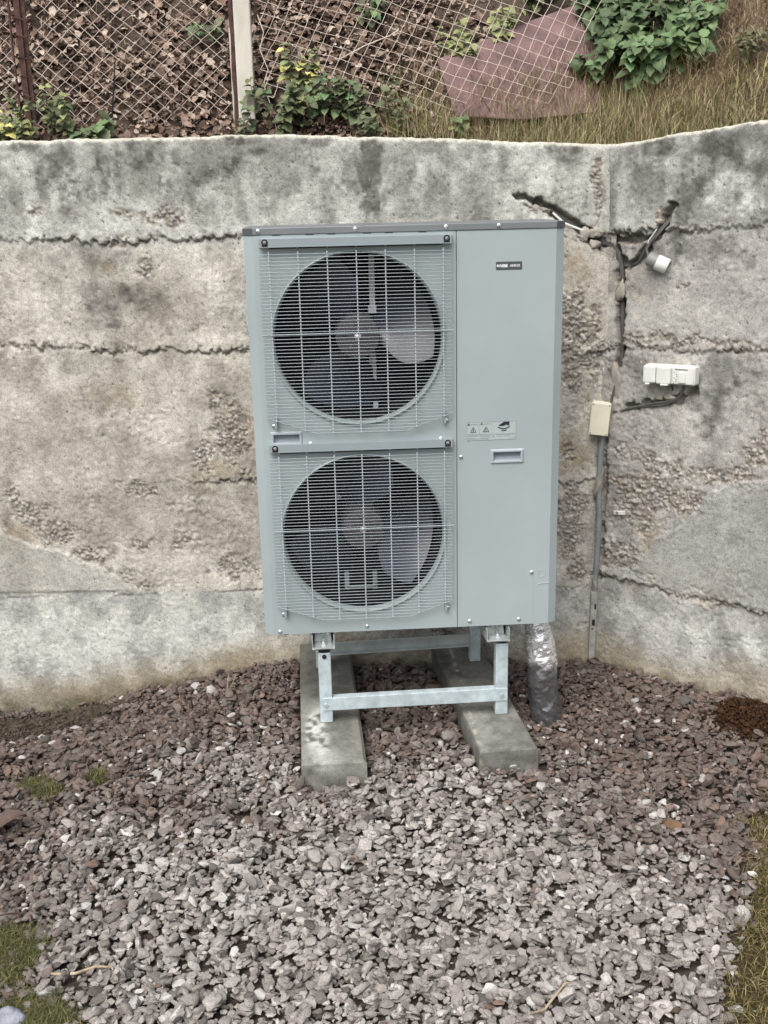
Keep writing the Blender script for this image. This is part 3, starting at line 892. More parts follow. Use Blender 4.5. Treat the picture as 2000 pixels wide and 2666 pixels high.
def fan(c, th0, clip_z):
    """shroud ring, fan and grille of one opening"""
    b = MB()
    b.rev([(FR + .0015, .001), (FR + .0005, -.007), (FR - .003, -.0095), (FR - .006, -.0065), (FR - .0095, .006), (FR - .011, .03), (FR - .011, .16)], (c[0], 0, c[1]), 96)
    b.build('fan_shroud', M['paint'], hp, 0, True)
    b = MB()
    b.rev([(FR - .0117, .018), (FR - .0117, .165), (FR + .02, .165)], (c[0], 0, c[1]), 64)
    b.build('duct', M['plenum'], hp, 0, True)
    f = thing('fan', (c[0], .10, c[1]), None, None)
    f.parent = hp
    f.location = Vector((c[0], .10, c[1])) - ORG[hp.name]
    b = MB()
    b.rev([(.010, -.048), (.045, -.047), (.0675, -.043), (.070, -.036), (.070, .10)], (c[0], .10, c[1]), 40, 'y', True)
    for k in range(5):
        a = k * 2 * math.pi / 5 + .4
        b.rev([(.0085, -.0485), (.0060, -.0505)], (c[0] + .042 * math.cos(a), .10, c[1] + .042 * math.sin(a)), 10, 'y', True)
    b.build('hub', M['fanhub'], f, 0, True)
    b = MB()
    b.rev([(.0115, -.048), (.0115, -.052), (.0065, -.053), (.0065, -.062), (.003, -.063)], (c[0], .10, c[1]), 6 + 12, 'y', True)
    b.build('shaft_nut', M['screw'], f)
    # three broad pitched blades
    vs, fs = [], []
    na, nr = 14, 9
    for i in range(na):
        for j in range(nr):
            u, v = i / (na - 1), j / (nr - 1)
            r = .064 + v * (.243 - .064)
            half = .50 + .26 * math.sin(math.pi * min(1, v * .95)) if v < .8 else .50 + .26 * math.sin(math.pi * .76) * (1 - ((v - .8) / .2) ** 2 * .30)
            th = (u - .5) * 2 * half - .10 * v + .25 * v * v
            y = .150 + .86 * r * (u - .5) * 2 * half * (1 - .15 * v) - .012 * math.sin(math.pi * u)
            vs.append((r * math.cos(th), y, r * math.sin(th)))
    for i in range(na - 1):
        for j in range(nr - 1):
            fs.append((i * nr + j, (i + 1) * nr + j, (i + 1) * nr + j + 1, i * nr + j + 1))
    m0 = len(vs)
    vs2 = vs + [(x, y + .0035, z) for x, y, z in vs]
    fs2 = fs + [tuple(q + m0 for q in reversed(t)) for t in fs]
    rim = [i * nr for i in range(na)] + [(na - 1) * nr + j for j in range(1, nr)] + [i * nr + nr - 1 for i in range(na - 2, -1, -1)] + [j for j in range(nr - 2, 0, -1)]
    fs2 += [(rim[k], rim[(k + 1) % len(rim)], rim[(k + 1) % len(rim)] + m0, rim[k] + m0) for k in range(len(rim))]
    for k in range(3):
        a = math.radians(th0 + 120 * k)
        ca, sa = math.cos(a), math.sin(a)
        b = MB()
        b.add([(c[0] + x * ca - z * sa, y, c[1] + x * sa + z * ca) for x, y, z in vs2], fs2)
        b.build('blade', M['fanblade'], f, 0, True)
    # grille
    yw = -.024
    top, xl, xr = c[1] + .281, -.441, .1405
    zc, zbm = c[1] - .240, c[1] - .294
    cl, cr = -.283, -.009
    g = thing('fan_grille', (c[0], yw, c[1]), None, None)
    g.parent = hp
    g.location = Vector((c[0], yw, c[1])) - ORG[hp.name]
    A = lambda x, z, y=yw: adj(x, y, z)
    b = MB()
    z = top - .024
    pitch = .01055
    while z > zbm:
        if z > zc:
            a_, b_ = xl, xr
        else:
            t = (zc - z) / (zc - zbm)
            a_, b_ = xl + (cl - xl) * t, xr + (cr - xr) * t
        pts = [A(a_, z, yw + .018), A(a_ + .001, z, yw + .004), A(a_ + .005, z), A(b_ - .005, z), A(b_ - .001, z, yw + .004), A(b_, z, yw + .018)] if z > zc else [A(a_, z, yw), A(b_, z, yw)]
        b.tube(pts, .00100, 5)
        z -= pitch
    b.tube([A(cl, zbm, yw + .002), A(cr, zbm, yw + .002)], .0013, 5)
    b.tube([A(xl, zc, yw + .003), A(cl, zbm, yw + .003)], .0016, 5)
    b.tube([A(xr, zc, yw + .003), A(cr, zbm, yw + .003)], .0016, 5)
    o = b.build('wire_mesh', M['wire'], g, 0, True)
    o['kind'] = 'stuff'
    for k in range(7):
        x = -.411 + k * .0875
        zb_ = zbm if cl < x < cr else (zc - (zc - zbm) * ((x - xl) / (cl - xl) if x < cl else (x - xr) / (cr - xr)))
        b = MB()
        b.tube([A(x - .0009, top - .016, yw + .0028), A(x - .0009, zb_ - .001, yw + .0028)], .0019, 6)
        b.build('upright_wire', M['upright'], g, 0, True)
    b = MB()
    b.tube([A(xl - .001, c[1] + .018, yw - .0018), A(xr + .002, c[1] + .018, yw - .0018)], .0017, 6)
    b.build('cross_wire', M['wire'], g, 0, True)
    b = MB()
    T = lambda v: Vector(adj(v.x, v.y, v.z))
    b.box(xl + .001, xr - .001, yw - .004, 0.0, top + .001, top + .0225, T)
    b.box(xl + .001, xr - .001, yw - .0045, yw - .003, top - .004, top + .001, T)
    T2 = b
    b = MB()
    for k in range(6):
        x = -.411 + k * .0875
        b.box(x + .003, x + .0845, -.0012, .0005, top - .0072, top - .0035, T)
    o = b.build('rail_shade', M['dark'], g)  # near-black strips standing in for the rail's shadow on the panel
    o['kind'] = 'stuff'
    b = T2
    br = b.build('top_rail', M['bracket'], g, .0018)
    for xx in (-.4215, .1235):
        b = MB()
        q = A(xx, top + .0115, yw)
        b.rev([(.0100, -.0046), (.0100, -.0052)], q, 18, 'y', True)
        b.box(q[0] - .009, q[0] + .009, q[1] - .0051, q[1] - .0045, q[2] - .012, q[2])
        b.build('slot', M['dark'], br)
        screw(q[0], yw - .0052, q[2], br, SCREW_D)
    for xx in (-.4185, .1185):
        b = MB()
        q = A(xx, clip_z, -.006)
        s = 1 if xx < 0 else -1
        b.box(q[0] + s * .004 - .0035, q[0] + s * .004 + .0035, -.020, -.0005, q[2] - .006, q[2] + .030)
        b.box(q[0] - .006, q[0] + .006, -.0022, -.0004, q[2] - .007, q[2] + .004)
        b.build('clip', M['bracket'], g, .0006)
        screw(q[0] - s * .003, -.0022, q[2], g)


fan(FANS[0], 11, 1.120)
fan(FANS[1], -24, .489)
# motor supports seen between the blades
b = MB()
b.box(-.106, -.088, .165, .169, 1.455, 1.66)
b.box(-.111, -.085, .160, .166, 1.445, 1.468)
b.build('motor_support', M['support'], hp)
b = MB()
b.prism([(-.108, 1.235), (-.086, 1.218), (-.086, 1.31), (-.108, 1.31)], .23, .234)
b.build('motor_support', M['support'], hp)
b = MB()
b.box(-.10, -.084, .20, .204, 1.112, 1.150)
b.build('motor_support', M['zinc'], hp)
b = MB()
b.box(-.215, -.199, .185, .189, .49, .565)
b.box(-.118, -.102, .185, .189, .49, .565)
b.tube([(-.205, .17, .525), (-.198, .17, .515), (-.12, .17, .515), (-.112, .17, .525)], .004, 6)
b.build('motor_support', M['bracket'], hp)
b = MB()
b.prism([(-.235, .80), (-.213, .815), (-.205, .86), (-.235, .91)], .25, .254)
b.build('motor_support', M['zinc'], hp)

# ---- badge and warning label
def flat_text(txt, size, loc, m, parent, bold=0.0, xs=1.0):
    cu = bpy.data.curves.new('lettering', 'FONT')
    cu.body = txt
    cu.size = size
    cu.offset = bold
    cu.extrude = .00015
    cu.resolution_u = 3
    o = bpy.data.objects.new('lettering', cu)
    COL.objects.link(o)
    bpy.context.view_layer.update()
    me = bpy.data.meshes.new_from_object(o.evaluated_get(bpy.context.evaluated_depsgraph_get()))
    bpy.data.objects.remove(o)
    bpy.data.curves.remove(cu)
    me.materials.clear()
    for v in me.vertices:
        x, y, z = v.co
        v.co = Vector((loc[0] + x * xs, loc[1] - z, loc[2] + y)) - ORG[parent.name]
    return link('lettering', me, m, parent)


b = MB()
b.box(.2735, .3535, -.0016, 0.0004, 1.5805, 1.6045)
bd = b.build('badge', M['badge'], hp, .0015, False, 2)
b = MB()
b.rev([(.0034, -.0017), (.0034, -.0021)], (.2790, 0, 1.5925), 16, 'y', True)
b.build('emblem', M['print_white'], bd)
b = MB()
b.add([(.2772, -.00225, 1.5925), (.2790, -.00225, 1.5937), (.2808, -.00225, 1.5925), (.2790, -.00225, 1.5913)], [(0, 1, 2, 3)])
b.build('emblem', M['badge'], bd)
flat_text('NIBE', .0122, (.2838, -.0018, 1.5882), M['print_white'], bd, .00042, 1.0)
flat_text('AMS10', .0112, (.3160, -.0018, 1.5884), M['print_white'], bd, .00012, .95)

b = MB()
b.box(.185, .341, -.0006, .0004, 1.054, 1.112)
lab = b.build('warning_label', M['print_pale'], hp)
b = MB()
for x0_, x1_, z0_, z1_ in ((.185, .341, 1.1114, 1.1122), (.185, .341, 1.0537, 1.0543), (.1848, .1856, 1.054, 1.112), (.3406, .3414, 1.054, 1.112), (.2245, .2251, 1.054, 1.112), (.2645, .2651, 1.062, 1.112),
                           (.186, .264, 1.0726, 1.0735), (.266, .340, 1.0722, 1.0730)):
    b.box(x0_, x1_, -.0010, -.0005, z0_, z1_)
b.build('label_frame', M['print_grey'], lab)
b = MB()
for x0_, x1_, z in ((.187, .222, 1.0690), (.187, .219, 1.0660), (.187, .214, 1.0600), (.187, .221, 1.0570), (.227, .262, 1.0690), (.227, .258, 1.0655), (.227, .260, 1.0600), (.227, .255, 1.0570), (.278, .336, 1.0690), (.280, .322, 1.0640), (.318, .339, 1.0575), (.1865, .194, 1.0515)):
    b.box(x0_, x1_, -.0009, -.0005, z, z + .0013)
b.build('small_print', M['print_grey'], lab)
b = MB()
for cx_, cz_, r_ in ((.205, 1.0855, .0105), (.2455, 1.0860, .0105), (.1905, 1.1050, .0042), (.2312, 1.1055, .0042)):
    P = [(cx_ + r_ * math.cos(a), cz_ + r_ * math.sin(a)) for a in (math.pi / 2, math.pi * 7 / 6, math.pi * 11 / 6)]
    w_ = .0006 if r_ < .008 else .0009
    for i in range(3):
        b.tube([(P[i][0], -.0010, P[i][1]), (P[(i + 1) % 3][0], -.0010, P[(i + 1) % 3][1])], w_, 4)
    b.tube([(cx_, -.0010, cz_ + r_ * .45), (cx_ - r_ * .12, -.0010, cz_), (cx_ + r_ * .12, -.0010, cz_ + r_ * .05), (cx_, -.0010, cz_ - r_ * .32)], w_ * .9, 4)
b.build('warning_triangle', M['print_dark'], lab)
flat_text('WARNING', .0058, (.1955, -.0008, 1.1028), M['print_grey'], lab, .0001, .92)
flat_text('CAUTION', .0058, (.2362, -.0008, 1.1030), M['print_grey'], lab, .0001, .92)
b = MB()
b.prism([(.2860, 1.0972), (.2860, 1.1000), (.3025, 1.1108), (.3200, 1.1108), (.3200, 1.0985), (.3140, 1.0985), (.3118, 1.1012), (.3085, 1.1012), (.3045, 1.0985), (.3030, 1.0975)], -.0012, -.0005)
b.prism([(.2820, 1.0950), (.2835, 1.0915), (.3030, 1.0855), (.3215, 1.0930), (.3225, 1.0962), (.3030, 1.0895)], -.0012, -.0005)
b.prism([(.2925, 1.0852), (.3030, 1.0832), (.3115, 1.0858), (.3085, 1.0812), (.2965, 1.0808)], -.0012, -.0005)
b.build('hand_pictogram', M['print_dark'], lab)
b = MB()
b.tube([(.272, -.0010, 1.0690), (.2675, -.0010, 1.0655), (.273, -.0010, 1.0620)], .0006, 4)
b.build('arrow_mark', M['print_grey'], lab)

# little rubber drain stub under the left corner
b = MB()
b.rev([(.016, 0), (.016, -.008), (.012, -.010)], (-.418, .03, UB), 18, 'z', True)
b.build('drain_stub', M['rubber'], hp)

# ------------------------------------------------------------------ concrete beams
def beam(label, fl, fr, br_, bl, top=.09, bot=-.12, ch=.010):
    """corner points (x, y) of the top; chamfered long edge on both sides"""
    n = 130
    P0, P1, P2, P3 = map(lambda p: Vector((p[0], p[1], 0)), (fl, fr, br_, bl))
    prof = [(0, bot), (0, top - .016), (ch * .15, top - .012)] + [(ch, top)] + [(k, top) for k in np.linspace(.06, .94, 34)] + [(1 - ch * 5, top), (1 - ch * .3, top - .013), (1, top - .017), (1, bot)]
    prof = [(q if q <= 1 else 1, z) for q, z in prof]
    V = []
    for i in range(n):
        t = i / (n - 1)
        a, c = P0.lerp(P3, t), P1.lerp(P2, t)
        for q, z in prof:
            p = a.lerp(c, q)
            zz = z
            if t == 0: p = p + Vector((0, .004, 0)); zz = min(z, top - .001)
            V.append((p.x, p.y, zz))
    k = len(prof)
    F = [(i * k + j, i * k + j + 1, (i + 1) * k + j + 1, (i + 1) * k + j) for i in range(n - 1) for j in range(k - 1)]
    me = bpy.data.meshes.new('concrete_beam')
    # front face as a grid so stains can vary over it
    base = len(V)
    rows = 14
    for r in range(rows):
        t = r / (rows - 1)
        for q, z in prof:
            p = P0.lerp(P1, q)
            zz = top - .010 + (bot - top + .010) * t
            V.append((p.x, p.y, min(zz, z) if q in (0, 1) and False else zz))
    for r in range(rows - 1):
        for j in range(k - 1):
            F.append((base + r * k + j, base + (r + 1) * k + j, base + (r + 1) * k + j + 1, base + r * k + j + 1))
    F += [(j, base + j, base + j + 1, j + 1) for j in range(k - 1)]
    V = np.array(V)
    x, y, z = V[:, 0], V[:, 1], V[:, 2]
    n1 = fbm(x * 14 + 3, y * 9 + z * 22, 121 + int(fl[0] * 10), 4)
    n2 = fbm(x * 45, y * 45 + z * 60, 122, 3)
    L_ = lambda a, b_, m: np.array(a) * (1 - m[:, None]) + np.array(b_) * m[:, None]
    c = L_((.128, .127, .108), (.255, .254, .228), sst(.3, .7, n1 * .7 + n2 * .3))
    u = (x - fl[0]) / (fr[0] - fl[0])
    if fl[0] < 0:   # chalky white smear along the left half
        wm = np.exp(-((u - .26 - (n1 - .5) * .35) / .16) ** 2) * np.exp(-((y + .06) / .16) ** 2) * (z > .06)
        c = L_(c, (.52, .53, .49), np.clip(wm * 1.5, 0, 1) * sst(.36, .56, n2 * .5 + n1 * .5)) if False else c * (1 - (np.clip(wm * 2.2, 0, 1) * sst(.34, .50, n2 * .5 + n1 * .5))[:, None]) + np.array((.52, .53, .49)) * (np.clip(wm * 2.2, 0, 1) * sst(.34, .50, n2 * .5 + n1 * .5))[:, None]
        pale = sst(.75, .85, u) * .4 + (1 - sst(.03, .12, u)) * .4
        c = c * (1 - pale[:, None]) + np.array((.27, .265, .22)) * pale[:, None]
        rear_dk = sst(.05, .35, y) * .55  # darker towards the back end
        c = c * (1 - rear_dk[:, None] * .62)
    else:
        rear_dk = (sst(-.05, .25, y) * .6 + (z < .075) * .25)  # darker towards the back and below the top face
        c = c * (1 - rear_dk[:, None] * .55)
        eg = np.exp(-((u - .02) / .03) ** 2) * sst(.45, .65, n2)
        c = c * (1 - eg[:, None]) + np.array((.42, .38, .30)) * eg[:, None]
    me = bpy.data.meshes.new('concrete_beam')
    me.from_pydata(V.tolist(), [], F)
    a = me.attributes.new('Col', 'FLOAT_COLOR', 'POINT')
    cc = np.ones((len(V), 4), np.float32); cc[:, :3] = c
    a.data.foreach_set('color', cc.ravel())
    bm = bmesh.new(); bm.from_mesh(me); bmesh.ops.recalc_face_normals(bm, faces=bm.faces); bm.to_mesh(me); bm.free()
    return tag(link('concrete_beam', me, M['beam']), label, 'concrete beam', 'concrete beams under the steel frame')


beam('left concrete beam, streaked with white, lying in the gravel under the steel frame', (-.378, -.263), (-.170, -.264), (-.196, .672), (-.398, .688))
beam('right concrete beam, plain dark grey, lying in the gravel beside the foil-wrapped pipe', (.193, -.240), (.386, -.230), (.322, .628), (.128, .640))

# ------------------------------------------------------------------ galvanised stand
st = thing('steel_stand', (0, .22, .09), 'galvanised steel frame of square legs and crossbars under the heat pump', 'steel stand')
BT = .0905


def leg(x0, x1, y0, y1, h):
    b = MB()
    w_ = (x1 - x0) / 2
    b.box(x0, x1, y0, y1, BT, h)
    return b.build('leg', M['zinc'], st, .003, False, 2)


def cup(cx_, cy_, z0, z1):
    b = MB()
    b.rev([(.017, z0), (.0205, z0 + .002), (.0205, z1 - .003), (.017, z1)], (cx_, cy_, 0), 24, 'z', True)
    b.build('rubber_foot', M['rubber'], st, 0, True)


def rail(x0, x1, dxb):
    """channel running from front to back under the unit"""
    b = MB()
    T = lambda v: Vector((v.x + dxb * (v.y + .015) / .46, v.y, v.z))
    b.box(x0, x1, -.018, .445, .3665, .371, T)
    b.box(x0, x0 + .004, -.012, .445, .371, .412, T)
    b.box(x1 - .004, x1, -.012, .445, .371, .412, T)
    b.box(x0 + .010, x1 - .010, -.024, .06, .3712, .3748, T)
    b.prism([(x0 + .009, .3748), (x1 - .009, .3748), (x1 - .012, .410), (x0 + .012, .410)], .034, .038, T)
    b.build('rail', M['zinc_dull'], st, .001)
    b = MB()
    cxm = (x0 + x1) / 2
    b.rev([(.0105, .3748), (.0105, .3835)], (cxm, .008, 0), 6, 'z', True)
    b.rev([(.006, .3835), (.006, .398)], (cxm, .008, 0), 12, 'z', True)
    b.build('bolt', M['screw'], st)
    for k in (-1, 0, 1):
        b = MB()
        b.rev([(.007, .405), (.007, .409)], (cxm + k * .017, .03, 0), 12, 'z', True)
        b.build('washer', M['screw'], st)


leg(-.3155, -.2725, 0.0, .043, .346)
leg(.2825, .3250, 0.0, .043, .352)
leg(.2560, .2970, .444, .484, .368)
leg(-.3300, -.2890, .448, .488, .368)
cup(-.294, .0215, .345, .366)
cup(.3035, .0215, .351, .3665)
rail(-.333, -.257, -.012)
rail(.250, .328, -.03)
b = MB()
b.hexa([(-.305, -.0045, .137), (.3235, -.0045, .1435), (.3235, -.0005, .1435), (-.305, -.0005, .137)], [(-.305, -.0045, .183), (.3235, -.0045, .1895), (.3235, -.0005, .1895), (-.305, -.0005, .183)])
b.hexa([(-.271, -.0005, .179), (.2815, -.0005, .1855), (.2815, .026, .1855), (-.271, .026, .179)], [(-.271, -.0005, .183), (.2815, -.0005, .1895), (.2815, .026, .1895), (-.271, .026, .183)])
b.build('crossbar', M['zinc'], st, .0012)
b = MB()
b.hexa([(-.320, .446, .153), (.2555, .446, .1655), (.2555, .450, .1655), (-.320, .450, .153)], [(-.320, .446, .191), (.2555, .446, .2035), (.2555, .450, .2035), (-.320, .450, .191)])
b.hexa([(-.320, .420, .150), (.2555, .420, .1625), (.2555, .449, .1625), (-.320, .449, .150)], [(-.320, .420, .154), (.2555, .420, .1665), (.2555, .449, .1665), (-.320, .449, .154)])
b.build('crossbar', M['zinc_dull'], st, .001)
b = MB()
b.rev([(.0082, 0), (.0082, -.004), (.0068, -.006)], (0, 0, 0), 6, 'y', True)
BOLT = b.mesh('bolt_head', (0, 0, 0))
for x, z in ((-.2950, .158), (.3040, .165)):
    screw(x, -.0045, z, st, BOLT, 'bolt', M['zinc_dull'])
screw(.276, .444, .205, st, BOLT, 'bolt', M['screw'])
screw(-.294, .0, .334, st, b.mesh('bolt_hole', (0, 0, 0)), 'bolt', M['dark'])

# ------------------------------------------------------------------ foil wrapped pipes
def foil_sleeve(prof, m, parent, name, seed, n=72, rows=90):
    vs, fs = [], []
    zs = np.linspace(prof[0][2], prof[-1][2], rows)
    pz = [-p[2] for p in prof]
    cx_, cy_, r_ = (np.interp(-zs, pz, [p[i] for p in prof])[:, None] for i in (0, 1, 3))
    a = (2 * np.pi * np.arange(n) / n)[None, :]
    Z = zs[:, None] + a * 0
    ca, sa = np.cos(a), np.sin(a)
    q = fbm(ca * 1.6 + sa * 1.1 + Z * 9, Z * 34 - ca * 1.4, seed, 3) - .5
    q2 = np.abs(vnoise(ca * 4 + 7 + Z * 18, sa * 4 + Z * 55, seed + 4) - .5)
    rr = r_ + q * .010 - q2 * .006
    vs = list(map(tuple, np.stack([cx_ + rr * ca, cy_ + rr * sa, Z], -1).reshape(-1, 3)))
    for i in range(rows - 1):
        for k in range(n):
            k2 = (k + 1) % n
            fs.append((i * n + k, (i + 1) * n + k, (i + 1) * n + k2, i * n + k2))
    fs.append(tuple((rows - 1) * n + k for k in range(n - 1, -1, -1)))
    b = MB(); b.add(vs, fs)
    return b.build(name, m, parent, 0, True)


pp = thing('insulated_pipe', (.482, .11, -.05), 'pipe bundle wrapped in shiny crinkled foil dropping from the unit into the gravel', 'insulated pipe')
foil_sleeve([(.452, .150, .420, .040), (.450, .148, .37, .041), (.462, .140, .29, .052), (.468, .135, .235, .055), (.470, .135, .200, .052)], M['foil'], pp, 'upper_wrap', 5)
foil_sleeve([(.468, .135, .225, .0515), (.470, .130, .18, .0535), (.476, .122, .08, .0545), (.484, .110, -.005, .0545), (.486, .108, -.05, .050)], M['foil2'], pp, 'lower_wrap', 9)

# ------------------------------------------------------------------ gravel
def rock_proto(sub, seed, flat=1.0, facets=9):
    r = random.Random(seed)
    bm = bmesh.new()
    bmesh.ops.create_icosphere(bm, subdivisions=sub, radius=1.0)
    pl = []
    for _ in range(facets):
        v = Vector((r.gauss(0, 1), r.gauss(0, 1), r.gauss(0, 1))).normalized()
        pl.append((v, r.uniform(.42, .82)))
    for v in bm.verts:
        for nrm, d in pl:
            t = v.co.dot(nrm) - d
            if t > 0: v.co -= nrm * t * .97
        v.co *= 1 + r.uniform(-.03, .03)
    bm.verts.index_update()
    V = np.array([v.co[:] for v in bm.verts])
    F = np.array([[v.index for v in f.verts] for f in bm.faces])
    bm.free()
    return V / np.abs(V).max(0), F


PROTO1 = [rock_proto(1, 440 + k, facets=4) for k in range(24)]
PROTO = [rock_proto(2, 40 + k, facets=8 + k % 5) for k in range(36)]


def rot_from(yaw, tilt, tdir):
    cy_, sy_ = math.cos(yaw), math.sin(yaw)
    R1 = np.array([[cy_, -sy_, 0], [sy_, cy_, 0], [0, 0, 1]])
    ax = np.array([math.cos(tdir), math.sin(tdir), 0])
    K = np.array([[0, 0, ax[1]], [0, 0, -ax[0]], [-ax[1], ax[0], 0]])
    return (np.eye(3) + math.sin(tilt) * K + (1 - math.cos(tilt)) * K @ K) @ R1


# height map that the stones settle on
HX0, HY0, HS = -2.3, -2.3, .004
hn = int(4.6 / HS)
hxs = HX0 + HS * np.arange(hn)
HM = gz(*np.meshgrid(np.linspace(-2.3, 2.3, 231), np.linspace(-2.3, 2.3, 231), indexing='ij'))
ii = np.clip(((hxs + 2.3) / .02).astype(int), 0, 230)
HM = HM[np.ix_(ii, ii)].copy()

BEAM_Q = [((-.378, -.263), (-.170, -.264), (-.196, .672), (-.398, .688)), ((.193, -.240), (.386, -.230), (.322, .628), (.128, .640))]


def in_beam(x, y, m=0.012):
    for a, b_, c, d in BEAM_Q:
        t = (y - a[1]) / (d[1] - a[1])
        if -m <= t * (d[1] - a[1]) and t < 1.03:
            xl_, xr_ = a[0] + (d[0] - a[0]) * t, b_[0] + (c[0] - b_[0]) * t
            if xl_ - m < x < xr_ + m: return True
    return False


def wash_np(x, y):
    """1 where the stones are rain-washed grey, 0 where they are still coated in brown dust (near the wall and the right side)"""
    w = sst(.20, -.55, y + (x - .2) ** 2 * .18 + np.maximum(x - .25, 0) * .9 + (fbm(x * 2.6, y * 2.6, 131, 3) - .5) * .9)
    w = np.maximum(w, .8 * np.exp(-((x + .55) / .22) ** 2 - ((y + .18) / .25) ** 2))
    w = w * (1 - .75 * sst(-.75, -1.25, x + (y + .6) * .2))
    return w


NS = 33000
cand = RNG.random((NS * 2, 2)) * np.array([3.35, 2.55]) + np.array([-1.86, -1.72])
dl = -((cand[:, 0] - CORNER.x) * NLV.x + (cand[:, 1] - CORNER.y) * NLV.y)
dr = -((cand[:, 0] - CORNER.x) * NRV.x + (cand[:, 1] - CORNER.y) * NRV.y)
ok = (dl < -.012) & (dr < -.012)
tl = np.maximum(turf_left(cand[:, 0], cand[:, 1]) * .8, turf_right(cand[:, 0], cand[:, 1]) * .97)
ok &= RNG.random(len(cand)) > tl
ok &= RNG.random(len(cand)) > rust_soil(cand[:, 0], cand[:, 1]) * .95
ok &= RNG.random(len(cand)) > mud_left(cand[:, 0], cand[:, 1]) * .96
ok &= ~np.array([in_beam(x, y) or (x - .482) ** 2 + (y - .112) ** 2 < .062 ** 2 for x, y in cand])
cand = cand[ok][:NS]
wash = wash_np(cand[:, 0], cand[:, 1])
gv, gf, gcol, nv = [], [], [], 0
sizes = np.clip(RNG.lognormal(math.log(.0116), .38, len(cand)), .0045, .027)
order = np.arange(len(cand))
for q in order:
    x, y = cand[q]
    a = sizes[q]
    bb = a * RNG.uniform(.50, .86)
    cc_ = a * RNG.uniform(.26, .54)
    V, F = PROTO1[RNG.integers(len(PROTO1))] if q < len(cand) * .58 else PROTO[RNG.integers(len(PROTO))]
    tilt = abs(RNG.normal(0, .42)) if RNG.random() > .08 else RNG.uniform(.8, 1.5)
    R = rot_from(RNG.random() * 6.283, tilt, RNG.random() * 6.283)
    P = (V * np.array([a, bb, cc_])) @ R.T
    i0, j0 = int((x - HX0) / HS), int((y - HY0) / HS)
    rad = max(1, int((a + bb) * .5 / HS * .8))
    w = HM[i0 - rad:i0 + rad + 1, j0 - rad:j0 + rad + 1]
    if w.size == 0: continue
    base = np.percentile(w, 62)
    zmin = P[:, 2].min()
    zc = base - zmin * .74
    g0 = float(gz(x, y))
    if zc > g0 + .046: zc = g0 + .046 - RNG.random() * .014
    P = P + np.array([x, y, zc])
    hi = zc + cc_ * .55
    k = np.arange(-rad, rad + 1)
    m_ = (k[:, None] ** 2 + k[None, :] ** 2) <= rad * rad
    w[:] = np.where(m_[:w.shape[0], :w.shape[1]], np.maximum(w, hi), w)
    u = RNG.random()
    wq = float(np.clip(wash[q] + RNG.normal(0, .16), 0, 1))
    grey = np.array([(.262, .242, .220), (.335, .312, .286), (.205, .188, .170), (.39, .366, .338), (.285, .268, .246)][RNG.integers(5)])
    brown = np.array([(.106, .078, .064), (.131, .100, .085), (.086, .065, .054), (.150, .119, .103)][RNG.integers(4)])
    c = brown * (1 - wq) + grey * wq
    if u < .055 * (0.35 + wq): c = np.array((.44, .425, .40)) * RNG.uniform(.8, 1.12)
    elif u < .075: c = np.array((.17, .12, .095))
    elif u < .12: c = np.array((.12, .11, .10))
    c = c * RNG.uniform(.82, 1.20)
    gv.append(P); gf.append(F + nv); nv += len(P)
    gcol.append(np.repeat(c[None], len(P), 0))
gme = np_mesh('gravel', np.concatenate(gv), np.concatenate(gf), np.concatenate(gcol))
gme.set_sharp_from_angle(angle=math.radians(34))
gravel = link('gravel', gme, M['stone'])
tag(gravel, 'loose crushed stone gravel, grey in front and brown towards the wall', 'gravel', kind='stuff')


# crumbs of soil on the bare patches
cv, cf, cc2, nv = [], [], [], 0
for _ in range(2600):
    x, y = (RNG.normal(1.19, .10), RNG.normal(.02, .08)) if RNG.random() < .6 else (RNG.normal(-1.5, .25), RNG.normal(.62, .09))
    if dwall(x, y) > -.008: continue
    V, F = PROTO1[RNG.integers(len(PROTO1))]
    a = RNG.lognormal(math.log(.0045), .4)
    P = (V * np.array([a, a * .8, a * .6])) @ rot_from(RNG.random() * 6.28, RNG.random(), RNG.random() * 6.28).T
    cv.append(P + np.array([x, y, float(gz(x, y)) + .006 + (float(rust_soil(np.array(x), np.array(y))) * .014 if x > 0 else .008)]))
    cf.append(F + nv); nv += len(P)
    base_ = np.array((.058, .029, .015)) if x > 0 else np.array((.095, .076, .058))
    cc2.append(np.repeat((base_ * RNG.uniform(.5, 1.7))[None], len(P), 0))
crumbs = link('soil_crumbs', np_mesh('soil_crumbs', np.concatenate(cv), np.concatenate(cf), np.concatenate(cc2)), M['soil'])
tag(crumbs, 'small crumbs of earth on the bare soil patches at the wall foot', 'soil', kind='stuff')


def hm(x, y):
    return float(HM[int((x - HX0) / HS), int((y - HY0) / HS)])


ROCKS3 = []
for k in range(5):
    V, F = rock_proto(3, 300 + k, facets=12)
    ROCKS3.append((V, F))


def stone(name, x, y, a, b_, c, yaw, label, m, group=None, k=0, tilt=.25, cat='stone', lift=.35):
    V, F = ROCKS3[k % 5]
    P = (V * np.array([a, b_, c])) @ rot_from(yaw, tilt, yaw * 2.3 + 1).T
    P = P + np.array([0, 0, 0])
    me = np_mesh(name, P, F)
    o = link(name, me, m)
    o.location = (x, y, hm(x, y) + c * lift)
    return tag(o, label, cat, group)


